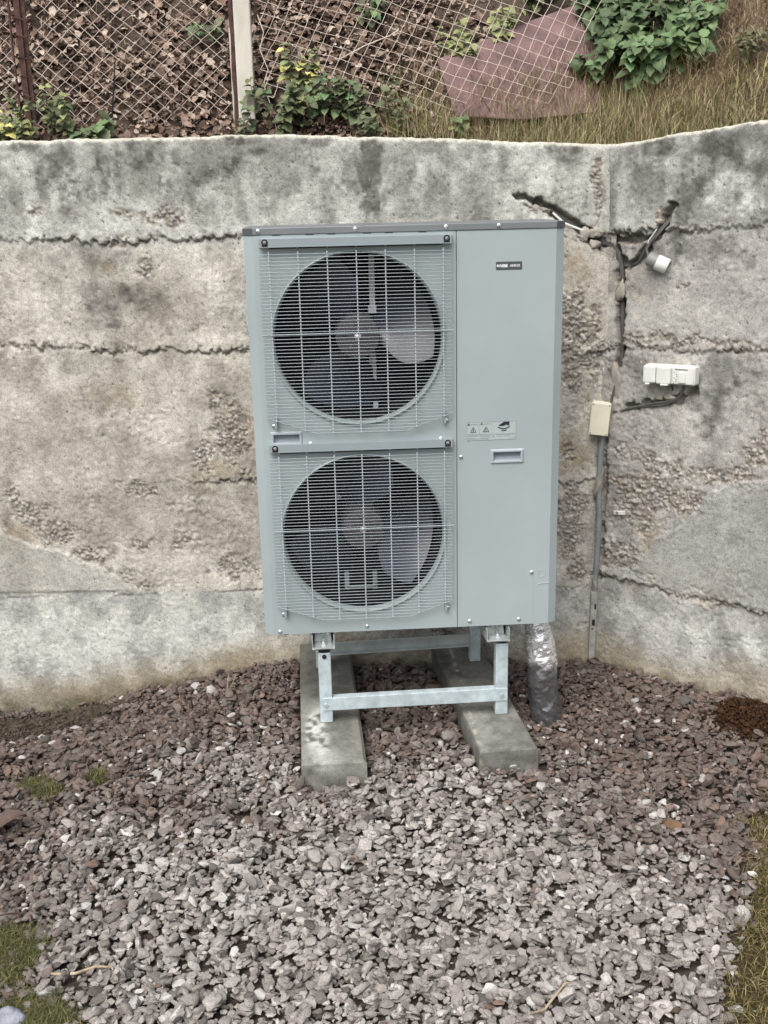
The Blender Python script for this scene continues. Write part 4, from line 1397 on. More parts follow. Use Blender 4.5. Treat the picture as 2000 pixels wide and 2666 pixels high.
stone('stone', .725, -.564, .036, .020, .013, -.75, 'ochre brown elongated stone lying in the gravel on the right', M['ochre'], k=1, tilt=.15)
for x, y, a, b_, yw_, lb, k in [
    (-1.27, .505, .030, .013, .45, 'long pale stone lying on the bare mud strip by the left wall foot', 0),
    (-1.394, .475, .016, .012, .3, 'small white stone at the lower edge of the mud strip', 2),
    (.774, .391, .016, .012, 1.2, 'small white stone lying just below the grey metal trunking in the corner', 3),
    (.715, -.047, .016, .013, .2, 'whitish stone in brown gravel to the right of the foil-wrapped pipe', 2),
    (.733, -.450, .015, .017, .2, 'bright white stone just above the ochre brown stone', 3),
    (.760, -.470, .021, .012, -.4, 'elongated white stone touching the upper tip of the ochre stone', 4),
    (.776, -.873, .021, .018, .9, 'largest white stone at the right edge of the gravel near the turf', 0),
    (-.855, -.227, .020, .013, .1, 'white stone among dark gravel left of the left concrete beam', 2),
    (-.664, -1.116, .020, .014, .6, 'pale grey angular stone right of the long dry stalk', 1),
    (-.468, -1.164, .022, .015, 1.9, 'cream white rounded stone in the lower left gravel', 3),
    (.420, -.335, .020, .015, .1, 'white stone lying in front of the right concrete beam', 4)]:
    stone('stone', x, y, a, b_, .010, yw_, lb, M['palestone'], 'pale stones scattered in the gravel', k)
stone('stone', -1.045, -1.215, .055, .040, .030, .5, 'bluish pale broken stone at the lower left corner of the yard', M['bluestone'], k=2, lift=.6)
stone('stone', -.171, -.479, .030, .010, .008, .35, 'dark narrow slate sliver in the gravel in front of the left beam', M['darkstone'], k=3, tilt=.1)

# dry leaf, stalks and twigs on the gravel
def curl_leaf(name, x, y, z, ln, wd, yaw, label, m, pitch=.25, curl=.5):
    V, F = [], []
    n, k = 9, 5
    for i in range(n):
        t = i / (n - 1)
        w_ = wd * math.sin(math.pi * min(1, t * .93 + .05)) ** .8 * (1 + .12 * math.sin(i * 2.6))
        for j in range(k):
            s_ = (j / (k - 1) - .5) * 2
            V.append((t * ln, s_ * w_, abs(s_) ** 1.5 * w_ * curl + math.sin(t * 3) * ln * .10 + .004 * math.sin(i * 3.1 + j)))
    for i in range(n - 1):
        for j in range(k - 1):
            F.append((i * k + j, (i + 1) * k + j, (i + 1) * k + j + 1, i * k + j + 1))
    me = np_mesh(name, V, F)
    o = link(name, me, m)
    o.location = (x, y, z)
    o.rotation_euler = (0, -pitch, yaw)
    return tag(o, label, 'leaf')


curl_leaf('dry_leaf', -1.30, -.45, hm(-1.30, -.45) + .004, .115, .036, .55, 'large curled brown dry leaf at the left edge of the gravel', M['brownleaf'])


def stalk(name, pts, r, label, m=None, cat='stalk'):
    b_ = MB()
    b_.tube(pts, r, 7)
    return tag(b_.build(name, m or M['straw'], None, 0, True), label, cat)


zz = lambda x, y, d=.010: (x, y, hm(x, y) + d)
stalk('dry_stalk', [zz(-1.012, -1.045), zz(-.97, -1.066, .014), zz(-.92, -1.070, .016), zz(-.87, -1.060, .016), zz(-.835, -1.052, .012), zz(-.825, -1.068, .004)], [.0022, .0034, .0036, .0034, .0030, .002],
      'long straw-coloured dry stalk lying across the gravel at lower left')
stalk('twig', [zz(.150, -1.315, .006), zz(.19, -1.285), zz(.245, -1.25, .014), zz(.275, -1.235, .016)], [.002, .003, .0026, .0012], 'short pale brown twig lying on the gravel at the bottom centre', None, 'twig')
b = MB()
for pts in ([(-.681, .50, -.006), (-.678, .50, .0), (-.676, .50, .05), (-.668, .498, .098)], [(-.672, .50, .0), (-.660, .497, .05), (-.640, .494, .098)], [(-.681, .50, -.006), (-.690, .50, .0), (-.694, .498, .030), (-.690, .495, .042)]):
    b.tube([(p[0], p[1], p[2] + hm(-.68, .5) - .02) for p in pts], .0022, 5)
tag(b.build('withered_weed', M['straw'], None, 0, True), 'forked pale dry stem sticking out of brown gravel near the left wall', 'stem')

# ------------------------------------------------------------------ grass blades (uncountable)
def blades(name, bases, hgt, wid, lean, cols, label, droop=.5, vdir=None, seg=3):
    n = len(bases)
    B = np.asarray(bases, float)
    h = hgt * RNG.uniform(.45, 1.25, n)
    w_ = wid * RNG.uniform(.6, 1.3, n)
    az = RNG.random(n) * 6.283
    ln = lean * RNG.uniform(.2, 1.3, n)
    D = np.stack([np.cos(az), np.sin(az), np.zeros(n)], 1)
    if vdir is not None:
        D = D * .8 + np.array(vdir)
    side = np.stack([-np.sin(az + RNG.normal(0, .6, n)), np.cos(az), np.zeros(n)], 1)
    V = np.zeros((n, 2 * seg + 1, 3))
    for k in range(seg + 1):
        t = k / seg
        p = B + D * (h * ln * t ** 1.6)[:, None]
        p[:, 2] += h * (t - droop * np.clip(ln, 0, 1.4) * t ** 2.4)
        ww = w_ * (1 - t) ** .7 * .5
        if k < seg:
            V[:, 2 * k] = p - side * ww[:, None]
            V[:, 2 * k + 1] = p + side * ww[:, None]
        else:
            V[:, 2 * seg] = p
    F = []
    for k in range(seg - 1):
        F += [(2 * k, 2 * k + 1, 2 * k + 3), (2 * k, 2 * k + 3, 2 * k + 2)]
    F.append((2 * seg - 2, 2 * seg - 1, 2 * seg))
    F = np.array(F)
    FF = (F[None] + (np.arange(n) * (2 * seg + 1))[:, None, None]).reshape(-1, 3)
    C = np.array(cols)[RNG.integers(len(cols), size=n)] * RNG.uniform(.7, 1.3, (n, 1))
    CC = np.repeat(C[:, None], 2 * seg + 1, 1).reshape(-1, 3)
    o = link(name, np_mesh(name, V.reshape(-1, 3), FF, CC), M['blade'])
    return tag(o, label, 'grass', kind='stuff')


GREEN = [(.10, .13, .035), (.15, .165, .05), (.20, .19, .07), (.08, .11, .03)]
STRAW = [(.45, .335, .22), (.54, .42, .285), (.35, .25, .16), (.24, .165, .11), (.60, .50, .36)]
OLIVE = [(.16, .135, .045), (.22, .18, .07), (.11, .11, .035), (.27, .21, .10)]

pts = RNG.random((42000, 2)) * np.array([1.05, 1.6]) + np.array([.45, -1.6])
tm = turf_right(pts[:, 0], pts[:, 1])
pts = pts[(RNG.random(len(pts)) < tm * .75)]
pts = pts[(dwall(pts[:, 0], pts[:, 1]) < -.02)]
blades('turf', np.column_stack([pts, gz(pts[:, 0], pts[:, 1]) + .01]), .032, .0022, 1.5, OLIVE + [(.10, .075, .03), (.30, .24, .13), (.07, .06, .025), (.13, .10, .045)], 'short olive and straw mossy turf along the right edge of the gravel', .7)
pts = []
for a, b_, r in TURF_L:
    k = int(4200 * (r / .12) ** 2)
    q = RNG.normal(0, 1, (k, 2)) * r * .55 + np.array([a, b_])
    pts.append(q)
pts = np.concatenate(pts)
pts = pts[turf_left(pts[:, 0], pts[:, 1]) > RNG.random(len(pts))]
blades('turf', np.column_stack([pts, gz(pts[:, 0], pts[:, 1])]), .034, .0022, 1.4, [(.075, .095, .03), (.11, .12, .045), (.14, .125, .05), (.06, .07, .025), (.05, .045, .02), (.20, .17, .08)], 'thin green grass patches growing into the left edge of the gravel', .6)

# grass along the top of the wall and straw on the right of the bank
def bank_pts(n, x0, x1, d0, d1, dens=None):
    x = RNG.uniform(x0, x1, n * 3)
    y = RNG.uniform(-.3, 2.6, n * 3)
    d = dwall(x, y)
    k = (d > d0) & (d < d1)
    if dens is not None: k &= RNG.random(len(x)) < dens(x, y, d)
    x, y = x[k][:n], y[k][:n]
    return np.column_stack([x, y, bank_z(x, y) - .005])


VD = (-.10, -.55, 0)
blades('bank_grass', bank_pts(17000, .0, 2.2, .205, .52, lambda x, y, d: 1 - .7 * sst(.26, .50, d)), .15, .0032, .9, [(.30, .32, .12), (.40, .39, .18), (.20, .24, .085), (.52, .46, .28), (.40, .32, .19)],
       'yellow-green grass fringe along the wall top at right', .5, VD)
blades('bank_grass', bank_pts(1300, -1.8, .05, .205, .32, lambda x, y, d: sst(.35, .6, fbm(x * 5, y * 5, 141, 2))), .075, .003, .9, [(.30, .25, .11), (.17, .16, .06), (.36, .28, .15)],
       'sparse straw and green grass tufts along the wall top at left', .5, VD)
blades('dry_grass', bank_pts(17000, .82, 2.3, .30, 1.6, lambda x, y, d: sst(.9, 1.12, x + (d - .5) * .12) * (.4 + .6 * sst(.3, .6, fbm(x * 6, y * 6, 143, 2)))), .105, .003, 1.6, STRAW + [(.26, .24, .11), (.20, .15, .09), (.16, .11, .07)],
       'matted brown dry grass hanging down the bank at the right', .9, (-.1, -.75, 0))
blades('dry_grass', bank_pts(9000, .12, 1.25, .28, .62, lambda x, y, d: np.full(x.shape, .7)), .15, .0024, .9, STRAW + [(.20, .19, .08), (.24, .22, .11)],
       'thin dry grass stems in front of the mauve sheet', .6, VD)
blades('dry_grass', bank_pts(10000, -1.9, .6, .28, 1.3, lambda x, y, d: .35 + sst(.45, .7, fbm(x * 4, y * 4, 145, 3))), .075, .0024, 1.6, STRAW + [(.12, .12, .05)],
       'wisps of dead grass among the fallen leaves on the left bank', .9, VD)

blades('dry_grass', bank_pts(4200, .12, 1.0, .22, .34), .22, .0022, .7, STRAW + [(.30, .32, .14), (.40, .38, .2)],
       'tall thin grass stalks rising along the wall top in front of the mauve sheet', .45, (-.05, -.25, 0))

# ------------------------------------------------------------------ fallen leaves
def leaf_litter(n):
    P = bank_pts(n, -2.3, .75, .22, 1.75, lambda x, y, d: (1 - sst(-.1, .7, x)) * (.35 + .65 * sst(.3, .55, fbm(x * 4, y * 4, 147, 3))))
    tmpl = []
    for s in range(6):
        r = random.Random(s)
        m_, k = 6, 3
        V = []
        for i in range(m_):
            t = i / (m_ - 1)
            w_ = .32 * math.sin(math.pi * (t * .9 + .06)) * (1 + .35 * r.uniform(-1, 1))
            for j in range(k):
                V.append((t - .5, (j - 1) * w_, abs(j - 1) * w_ * r.uniform(.1, .9) + .25 * (t - .5) ** 2 * r.uniform(-1, 2) + r.uniform(-.04, .04)))
        tmpl.append(np.array(V))
    f = []
    for i in range(5):
        for j in range(2):
            f.append((i * 3 + j, i * 3 + 3 + j, i * 3 + 4 + j, i * 3 + 1 + j))
    f = np.array(f)
    VV, FF, CC = [], [], []
    pal = np.array([(.135, .092, .070), (.19, .138, .108), (.085, .058, .043), (.26, .20, .16), (.34, .275, .225), (.155, .105, .082), (.065, .045, .035)])
    for i, p in enumerate(P):
        V = tmpl[RNG.integers(6)] * np.clip(RNG.lognormal(math.log(.027), .36), .012, .06)
        E_ = Euler((RNG.normal(.75, .5), RNG.normal(0, .5), RNG.random() * 6.283), 'ZYX') if False else None
        R = rot_from(RNG.random() * 6.283, .75 + RNG.normal(0, .45), RNG.normal(0, .5))
        VV.append(V @ R.T + p + np.array([0, -.012, .016]) * RNG.uniform(.4, 1.6))
        FF.append(f + i * 18)
        CC.append(np.repeat((pal[RNG.integers(len(pal))] * RNG.uniform(1.0, 1.75))[None], 18, 0))
    o = link('fallen_leaves', np_mesh('fallen_leaves', np.concatenate(VV), np.concatenate(FF), np.concatenate(CC)), M['deadleaf'])
    return tag(o, 'brown fallen leaves covering the bank behind the fence', 'leaves', kind='stuff')


leaf_litter(13000)

# ------------------------------------------------------------------ mauve sheet on the bank
b = MB()
poly = [(.229, 1.223, 2.285), (.272, .995, 2.055), (.52, .97, 2.04), (.80, .975, 2.075), (1.06, 1.50, 2.62), (.64, 1.38, 2.458)]
c0 = Vector((.5, 1.18, 2.26))
nn_ = Vector((0, -.69, .72))
tp = [Vector(p) - nn_ * ((Vector(p) - c0).dot(nn_)) * .85 + nn_ * .034 for p in poly]
bt = [p - nn_ * .008 for p in tp]
n = len(poly)
b.add(tp + bt, [tuple(range(n)), tuple(range(2 * n - 1, n - 1, -1))] + [(i, i + n, (i + 1) % n + n, (i + 1) % n) for i in range(n)])
def on_sheet(n):
    o_, u_, v_ = tp[1], tp[4] - tp[1], tp[3] - tp[1]
    q = []
    while len(q) < n:
        a, c = RNG.random(2)
        if a + c < 1.0 and RNG.random() < .25 + .75 * (1 - a): q.append(tuple(o_ + u_ * a + v_ * c))
    return q


sh = b.build('fallen_sheet', M['sheet'], None, .003)
tag(sh, 'smooth mauve-brown sheet lying on the bank behind the wire mesh', 'sheet')

blades('dry_grass', on_sheet(420), .13, .0020, 1.3, STRAW, 'loose dry grass stems lying over the mauve sheet', .8, (-.1, -.35, 0))

# ------------------------------------------------------------------ fence
NL2 = Vector((0.0855, 1, 0)).normalized()
FO = CORNER + NL2 * .36
FDIR = -DL                                       # u grows to the right


def fp(u, z, out=0.0):
    """point on the fence plane; u = x coordinate"""
    t = (u - FO.x) / FDIR.x
    p = FO + FDIR * t
    return Vector((p.x, p.y - out, z))


def inpoly(x, y, poly):
    c = False
    j = len(poly) - 1
    for i in range(len(poly)):
        if (poly[i][1] > y) != (poly[j][1] > y) and x < (poly[j][0] - poly[i][0]) * (y - poly[i][1]) / (poly[j][1] - poly[i][1]) + poly[i][0]:
            c = not c
        j = i
    return c


def mesh_panel(root, org, A, B, ka, poly, wob, r=.0016):
    """woven wires: wire k zigzags by steps A, B over the lattice"""
    for k in range(-ka, ka):
        pts, runs = [], []
        for i in range(-60, 61):
            if k % 2 == 0:
                n_a, n_b, kk = (i + 1) // 2, i // 2, k // 2
            else:
                n_a, n_b, kk = i // 2, (i + 1) // 2, (k + 1) // 2
            u = org[0] + (n_a + kk) * A[0] + (n_b - kk) * B[0]
            z = org[1] + (n_a + kk) * A[1] + (n_b - kk) * B[1]
            du = (float(fbm(np.array(u * 3.1), np.array(z * 3.1), wob, 2)) - .5) * .035 + random.gauss(0, .0012)
            dz_ = (float(fbm(np.array(u * 3.1 + 9), np.array(z * 3.1), wob + 1, 2)) - .5) * .035 + random.gauss(0, .0012)
            bul = (float(fbm(np.array(u * 1.7), np.array(z * 2), wob + 2, 2)) - .5) * .05
            if inpoly(u, z, poly):
                pts.append(fp(u + du, z + dz_, bul + (.002 if i % 2 else -.002)))
            elif pts:
                runs.append(pts); pts = []
        if pts: runs.append(pts)
        runs = [q for q in runs if len(q) > 1]
        if runs:
            b = MB()
            for q in runs: b.tube(q, r, 5)
            b.build('wire', M['fencewire'], root, 0, True)


fl_ = thing('chain_link_fence', (-.95, 1.12, 2.04), 'upright diamond wire mesh between the rusty post and the pale concrete post', 'fence')
LP = [(-1.322, 2.05), (-.56, 2.05), (-.56, 2.95), (-1.305, 2.95)]
mesh_panel(fl_, (-.95, 2.3), (-.0305, -.0255), (.0305, -.0255), 40, LP, 151)
fl2 = thing('chain_link_fence', (-1.7, 1.18, 2.04), 'diamond wire mesh to the left of the rusty post at the photo edge', 'fence')
mesh_panel(fl2, (-1.6, 2.3), (-.0305, -.0255), (.0305, -.0255), 40, [(-2.3, 2.05), (-1.385, 2.05), (-1.375, 2.95), (-2.3, 2.95)], 155)
frr = thing('chain_link_fence', (.15, 1.02, 2.04), 'sagging tilted wire mesh torn loose to the right of the pale concrete post', 'fence')
RP = [(-.468, 2.95), (-.462, 2.19), (-.342, 2.155), (-.139, 2.122), (.152, 2.095), (.355, 2.070), (.470, 2.066), (.520, 2.10), (.580, 2.102), (.701, 2.160), (.788, 2.352), (.887, 2.532), (1.10, 2.95)]
mesh_panel(frr, (.155, 2.368), (-.0192, -.0355), (.0395, -.0128), 60, RP, 161)

pc = thing('fence_post', (-.512, 1.072, 1.9), 'pale square concrete fence post standing right behind the wall', 'fence post')
b = MB()
b.box(-.5445, -.4815, 1.035, 1.098, 1.85, 3.0)
b.build('shaft', M['post'], pc, .006, False, 2)
rs_ = thing('fence_post', (-.555, 1.07, 1.9), 'thin rust-brown angle iron against the left side of the concrete post', 'fence post')
b = MB()
b.tube([(-.5525 + .002 * math.sin(k * 2.1), 1.045, 1.9 + k * .07) for k in range(16)], [.0075 + .0025 * math.sin(k * 1.7) ** 2 for k in range(16)], 7)
b.build('bar', M['rust'], rs_, 0, True)
b = MB()
b.box(-.5660, -.5595, 1.058, 1.062, 1.9, 2.42)
b.build('flange', M['post'], rs_)
rp_ = thing('fence_post', (-1.345, 1.14, 1.9), 'wide rusty red-brown steel post wrapped with tie wires at the left', 'fence post')
b = MB()
b.box(-1.3625, -1.3215, 1.128, 1.134, 1.9, 3.0)
b.box(-1.3625, -1.3565, 1.134, 1.172, 1.9, 3.0)
b.box(-1.344, -1.338, 1.118, 1.128, 1.9, 3.0)
b.build('shaft', M['rust'], rp_, .0015)
for z in (2.20, 2.27, 2.335, 2.41, 2.47, 2.55):
    b = MB()
    b.tube([(-1.368, 1.13, z), (-1.355, 1.120, z + .006), (-1.33, 1.113, z - .004), (-1.316, 1.12, z + .004), (-1.312, 1.14, z)], .0022, 5)
    b.build('tie_wire', M['rust'], rp_, 0, True)
r2 = thing('fence_post', (-1.385, 1.14, 1.9), 'narrow rusty rod close beside the wide rusty post', 'fence post')
b = MB()
b.tube([(-1.3835 + .002 * math.sin(k), 1.142, 1.9 + .1 * k) for k in range(12)], .0052, 6)
b.build('rod', M['rust'], r2, 0, True)
stalk('iron_rod', [(-1.002, 1.100, 2.315), (-1.010, 1.10, 2.25), (-1.028, 1.102, 2.14), (-1.043, 1.104, 1.98)], [.002, .0028, .0034, .0036], 'thin dark rod standing behind the wall in front of the left mesh', M['dark'], 'rod')
stalk('loose_wire', [(-.16, 1.02, 2.30), (-.06, 1.0, 2.345), (.03, .985, 2.375), (.06, .985, 2.392), (.065, .985, 2.40)], .0018, 'loose broken wire end sticking out across the tilted mesh', M['fencewire'], 'wire')
stalk('loose_wire', [(-.455, 1.04, 2.46), (-.435, 1.03, 2.40), (-.452, 1.03, 2.34), (-.425, 1.03, 2.27), (-.445, 1.03, 2.22), (-.42, 1.03, 2.14), (-.405, 1.03, 2.06)], .0016, 'curly loose wire ends hanging beside the concrete post', M['fencewire'], 'wire')

# ------------------------------------------------------------------ plants
def leaf_mesh(name, seed, wd=.36, droop=.5, teeth=.10):
    r = random.Random(seed)
    n, V, F = 8, [], []
    for i in range(n):
        t = i / (n - 1)
        w_ = wd * (math.sin(math.pi * t ** .72) ** .85) * (1 + teeth * (1 if i % 2 else -1)) if 0 < i < n - 1 else .012
        x = t * math.cos(droop * t * .8)
        z = -droop * .55 * t * t
        for s_ in (-1, 0, 1):
            V.append((x, s_ * w_, z + abs(s_) * w_ * r.uniform(.12, .38) + r.uniform(-.012, .012)))
    for i in range(n - 1):
        for j in (0, 1):
            F.append((i * 3 + j, i * 3 + 3 + j, i * 3 + 4 + j, i * 3 + 1 + j))
    return np_mesh(name, V, F)


LEAFS = {}


def leaf_set(key, m, wd, droop):
    LEAFS[key] = []
    for s in range(5):
        me = leaf_mesh('leaf', s * 3 + 1, wd * (.9 + .05 * s), droop * (.6 + .2 * s))
        me.materials.append(m)
        LEAFS[key].append(me)


leaf_set('nettle', M['leaf'], .36, .7)
leaf_set('yg', M['leaf_yg'], .33, .5)
leaf_set('bramble', M['leaf_dk'], .40, .6)
leaf_set('yellow', M['leaf_y'], .36, .5)
leaf_set('gb', M['leaf_gb'], .22, .4)


def put_leaf(root, key, p, d, ln):
    d = Vector(d).normalized()
    up = Vector((random.gauss(0, .25), -.55 + random.gauss(0, .2), .9)).normalized()
    y = up.cross(d)
    if y.length < .05: y = Vector((1, 0, 0)).cross(d)
    y.normalize()
    z = d.cross(y)
    R = Matrix((d, y, z)).transposed().to_4x4()
    me = random.choice(LEAFS[key])
    o = link('leaf', me, None, root)
    R = R @ Matrix.Scale(ln, 4)
    R.translation = Vector(p) - ORG[root.name]
    o.matrix_local = R
    return o


def plant(name, label, base, keys, stems, n_pairs, ln, group=None, cat='plant', sr=.0022, cap=270):
    """stems: list of (foot offset, tip offset); leaves stand in opposite pairs along each"""
    root = thing(name, base, label, cat, group)
    spots = []
    for foot, tip in stems:
        f = Vector(base) + Vector(foot)
        t = Vector(base) + Vector(tip)
        mid = f.lerp(t, .55) + Vector((random.gauss(0, .01), -.012, .10 * (t - f).length))
        q = [f.lerp(mid, k / 3) for k in range(3)] + [mid.lerp(t, k / 3) for k in range(4)]
        b = MB()
        b.tube(q, [sr * (1 - .1 * k) for k in range(7)], 5)
        b.build('stem', M['stem'], root, 0, True)
        for k in range(n_pairs):
            u = .22 + .78 * (k + random.random() * .6) / n_pairs
            i = min(5, int(u * 6))
            p = q[i].lerp(q[i + 1], u * 6 - i)
            ax = (q[i + 1] - q[i]).normalized()
            a0 = k * 1.57 + random.random() * .7
            e1 = ax.orthogonal().normalized()
            e2 = ax.cross(e1)
            for h in (0, 1):
                a = a0 + h * math.pi
                d = e1 * math.cos(a) + e2 * math.sin(a)
                d = d + ax * .25 + Vector((0, -.45, -.30)) + Vector((random.gauss(0, .2),) * 3)
                spots.append((p, d, ln * random.uniform(.6, 1.25) * (1.1 - .35 * u)))
    random.shuffle(spots)
    spots.sort(key=lambda s: s[0].y)
    for p, d, l_ in spots[:cap]:
        put_leaf(root, random.choice(keys), p, d, l_)
    rest = spots[cap:]
    if rest:
        VV, FF, nvv = [], [], 0
        for p, d, l_ in rest:
            me = random.choice(LEAFS[keys[0]])
            d = d.normalized()
            y = Vector((0, -.5, .9)).cross(d).normalized()
            R = np.array(Matrix((d, y, d.cross(y))).transposed())
            co = np.array([v.co[:] for v in me.vertices]) * l_
            VV.append(co @ R.T + np.array(p) - np.array(ORG[root.name]))
            FF.append(np.array([f.vertices[:] for f in me.polygons]) + nvv)
            nvv += len(co)
        o = link('leaf_mass', np_mesh('leaf_mass', np.concatenate(VV), np.concatenate(FF)), LEAFS[keys[0]][0].materials[0], root)
        o['kind'] = 'stuff'
    return root


def bz(x, y): return float(bank_z(x, y))


bush_stems = []
for k in range(96):
    t_ = random.random() ** 1.2 * .72
    bxp = random.uniform(.78, 1.22)
    byp = 1.09 - .42 * (bxp - .8) + t_
    bxp += t_ * .13
    z0 = bz(bxp, byp)
    foot = (bxp - 1.04, byp - 1.25, z0 - 2.33)
    tip = (foot[0] + random.gauss(0, .05), foot[1] - random.uniform(.07, .15), foot[2] + random.uniform(.06, .17))
    bush_stems.append((foot, tip))
plant('nettle_bush', 'large dense green bush of broad toothed leaves on the upper right bank', (1.04, 1.25, 2.33), ['nettle'], bush_stems, 7, .070, cat='bush', cap=300)


def simple(name, label, x, y, keys, n, spread, h, ln, pairs, cap=120, cat='plant', grp=None, lean=-.06):
    z0 = bz(x, y)
    st_ = []
    for k in range(n):
        a, r = random.random() * 6.283, spread * math.sqrt(random.random())
        f = (r * math.cos(a), r * math.sin(a) * .6, 0)
        f = (f[0], f[1], bz(x + f[0], y + f[1]) - z0)
        st_.append((f, (f[0] * 1.35 + random.gauss(0, .015), f[1] + lean + random.gauss(0, .015), f[2] + h * random.uniform(.55, 1.2))))
    return plant(name, label, (x, y, z0), keys, st_, pairs, ln, grp, cat, .0016, cap)


simple('weed', 'yellow-green weed behind the tilted mesh, left part of the pair above the mauve sheet', .325, 1.30, ['yg'], 9, .085, .11, .046, 4)
simple('weed', 'yellow-green weed behind the tilted mesh, right part beside the mauve sheet top', .500, 1.36, ['yg'], 8, .070, .10, .048, 4)
simple('weed', 'plant with pale yellow top leaves climbing the tilted mesh near the concrete post', -.310, 1.10, ['yellow', 'yg', 'bramble', 'yg'], 9, .060, .25, .044, 6)
simple('weed', 'small drooping green seedling standing alone below the mauve sheet', .272, .985, ['yg', 'nettle'], 3, .02, .06, .050, 3)
simple('bramble', 'low dark green leafy plant just right of the concrete post', -.400, 1.02, ['bramble', 'nettle', 'bramble'], 12, .10, .17, .046, 5)
simple('bramble', 'dark green brambles on the wall top under the yellow-topped plant', -.205, 1.01, ['bramble', 'nettle', 'bramble'], 14, .12, .19, .044, 5, 140)
simple('bramble', 'sprawling dull brambles behind the middle of the wall top', -.03, .985, ['bramble', 'bramble', 'gb'], 13, .12, .16, .040, 5)
simple('bramble', 'yellowish leafy weed at the far left end of the wall top', -1.43, 1.09, ['yg', 'yellow', 'bramble'], 8, .07, .10, .046, 4)
simple('bramble', 'green leafy weed at the foot of the rusty post', -1.27, 1.075, ['bramble', 'yg'], 13, .10, .17, .042, 5, 130)
simple('bramble', 'low broad-leaved weed left of the thin dark rod', -1.10, 1.06, ['nettle', 'bramble'], 7, .06, .07, .058, 3)
simple('weed', 'dark green seedling cluster among fallen leaves left of the concrete post', -.70, 1.42, ['nettle', 'bramble'], 5, .05, .07, .045, 3, 60)
simple('weed', 'dark green seedling cluster high behind the tilted mesh', .0, 1.46, ['nettle', 'bramble'], 7, .08, .07, .045, 3, 60)
simple('weed', 'dark green leaves at the top edge of the mauve sheet', .70, 1.50, ['nettle', 'bramble'], 7, .09, .07, .048, 3, 60)
simple('weed', 'dusty olive weed in the dry grass at the right edge of the bank', 1.36, .83, ['gb'], 9, .07, .10, .040, 5, 110)
simple('weed', 'tiny dark weed growing on the wall top in front of the concrete post', -.515, .925, ['bramble'], 4, .02, .10, .024, 4, 40)

# ------------------------------------------------------------------ things fixed to the wall
cb = thing('cable_bundle', tuple(W('R', .055, 1.4)), 'bundle of black cables running down the chased groove in the wall corner', 'cable')
for k, (o_, r_) in enumerate(((0, .0042), (.008, .0031), (-.007, .0030))):
    pts = [W('L', .232, 1.765, -.050)] + [W('L', s + o_ * .7, z + o_, -.026) for s, z in ((.205, 1.746), (.159, 1.713), (.10, 1.676), (.041, 1.636))] + \
          [W('R', s + o_ * .6, z + o_ * .4, -.022) for s, z in ((.012, 1.615), (.032, 1.592), (.044, 1.553), (.052, 1.503), (.0545, 1.43), (.058, 1.36), (.061, 1.30), (.062, 1.235), (.058, 1.19))] + [W('R', .053, 1.15, -.010), W('R', .046, 1.10, .0005), W('R', .038, 1.045, .006)]
    b = MB()
    b.tube(pts, r_, 7)
    b.build('cable', M['cable'], cb, 0, True)
b = MB()
b.tube([W('L', .20, 1.735, .001), W('L', .159, 1.699, .004), W('L', .128, 1.686, .005), W('L', .10, 1.675, .003), W('L', .06, 1.655, -.01)], .0042, 7)
tag(b.build('white_cable', M['white'], None, 0, True), 'short white cable lying in the groove at the top right corner of the heat pump', 'cable')
lc = thing('lamp_cable', tuple(W('R', .18, 1.65)), 'black cable coming out of the slanted groove and feeding the hanging lamp holder', 'cable')
for o_, r_ in ((0, .0042), (.008, .0036)):
    b = MB()
    b.tube([W('R', .226 + o_, 1.725, -.045), W('R', .207 + o_, 1.690, -.016), W('R', .18 + o_, 1.65, .004), W('R', .156 + o_, 1.623, .002), W('R', .116 + o_ * .5, 1.562, -.012), W('R', .085, 1.548, -.022)], r_, 7)
    b.build('cable', M['cable'], lc, 0, True)
b = MB()
b.tube([W('R', .185, 1.655, .004), W('R', .168, 1.628, .012), W('R', .158, 1.607, .016), W('R', .166, 1.590, .022), W('R', .180, 1.575, .030)], .0045, 7)
b.build('cable', M['cable'], lc, 0, True)
b = MB()
b.tube([W('R', .190, 1.675, .010), W('R', .177, 1.655, .012), W('R', .163, 1.636, .013), W('R', .160, 1.627, .012), W('R', .166, 1.630, .010)], .0022, 6)
tag(b.build('wire_hook', M['white'], None, 0, True), 'thin white wire loop beside the black lamp cable', 'wire')

lh = thing('lamp_holder', tuple(W('R', .198, 1.566, .03)), 'white and grey cylindrical lamp holder hanging from a black cable on the right wall', 'lamp holder')
ax = (W('R', .238, 1.547, .006) - W('R', .178, 1.575, .030)).normalized()
p0 = W('R', .172, 1.578, .034)
def axial(prof, n=28):
    e1 = ax.orthogonal().normalized(); e2 = ax.cross(e1)
    b = MB()
    vs = [p0 + ax * o + (e1 * math.cos(2 * math.pi * k / n) + e2 * math.sin(2 * math.pi * k / n)) * r for r, o in prof for k in range(n)]
    fs = [(i * n + k, i * n + (k + 1) % n, (i + 1) * n + (k + 1) % n, (i + 1) * n + k) for i in range(len(prof) - 1) for k in range(n)]
    fs += [tuple(range(n)), tuple(range((len(prof) - 1) * n, len(prof) * n))]
    return b.add(vs, fs)
axial([(.010, -.004), (.021, 0), (.0245, .006), (.0250, .034)]).build('base', M['greyplastic'], lh, 0, True)
axial([(.0262, .0325), (.0268, .036), (.0268, .072), (.0255, .0745), (.020, .075)]).build('sleeve', M['white'], lh, 0, True)

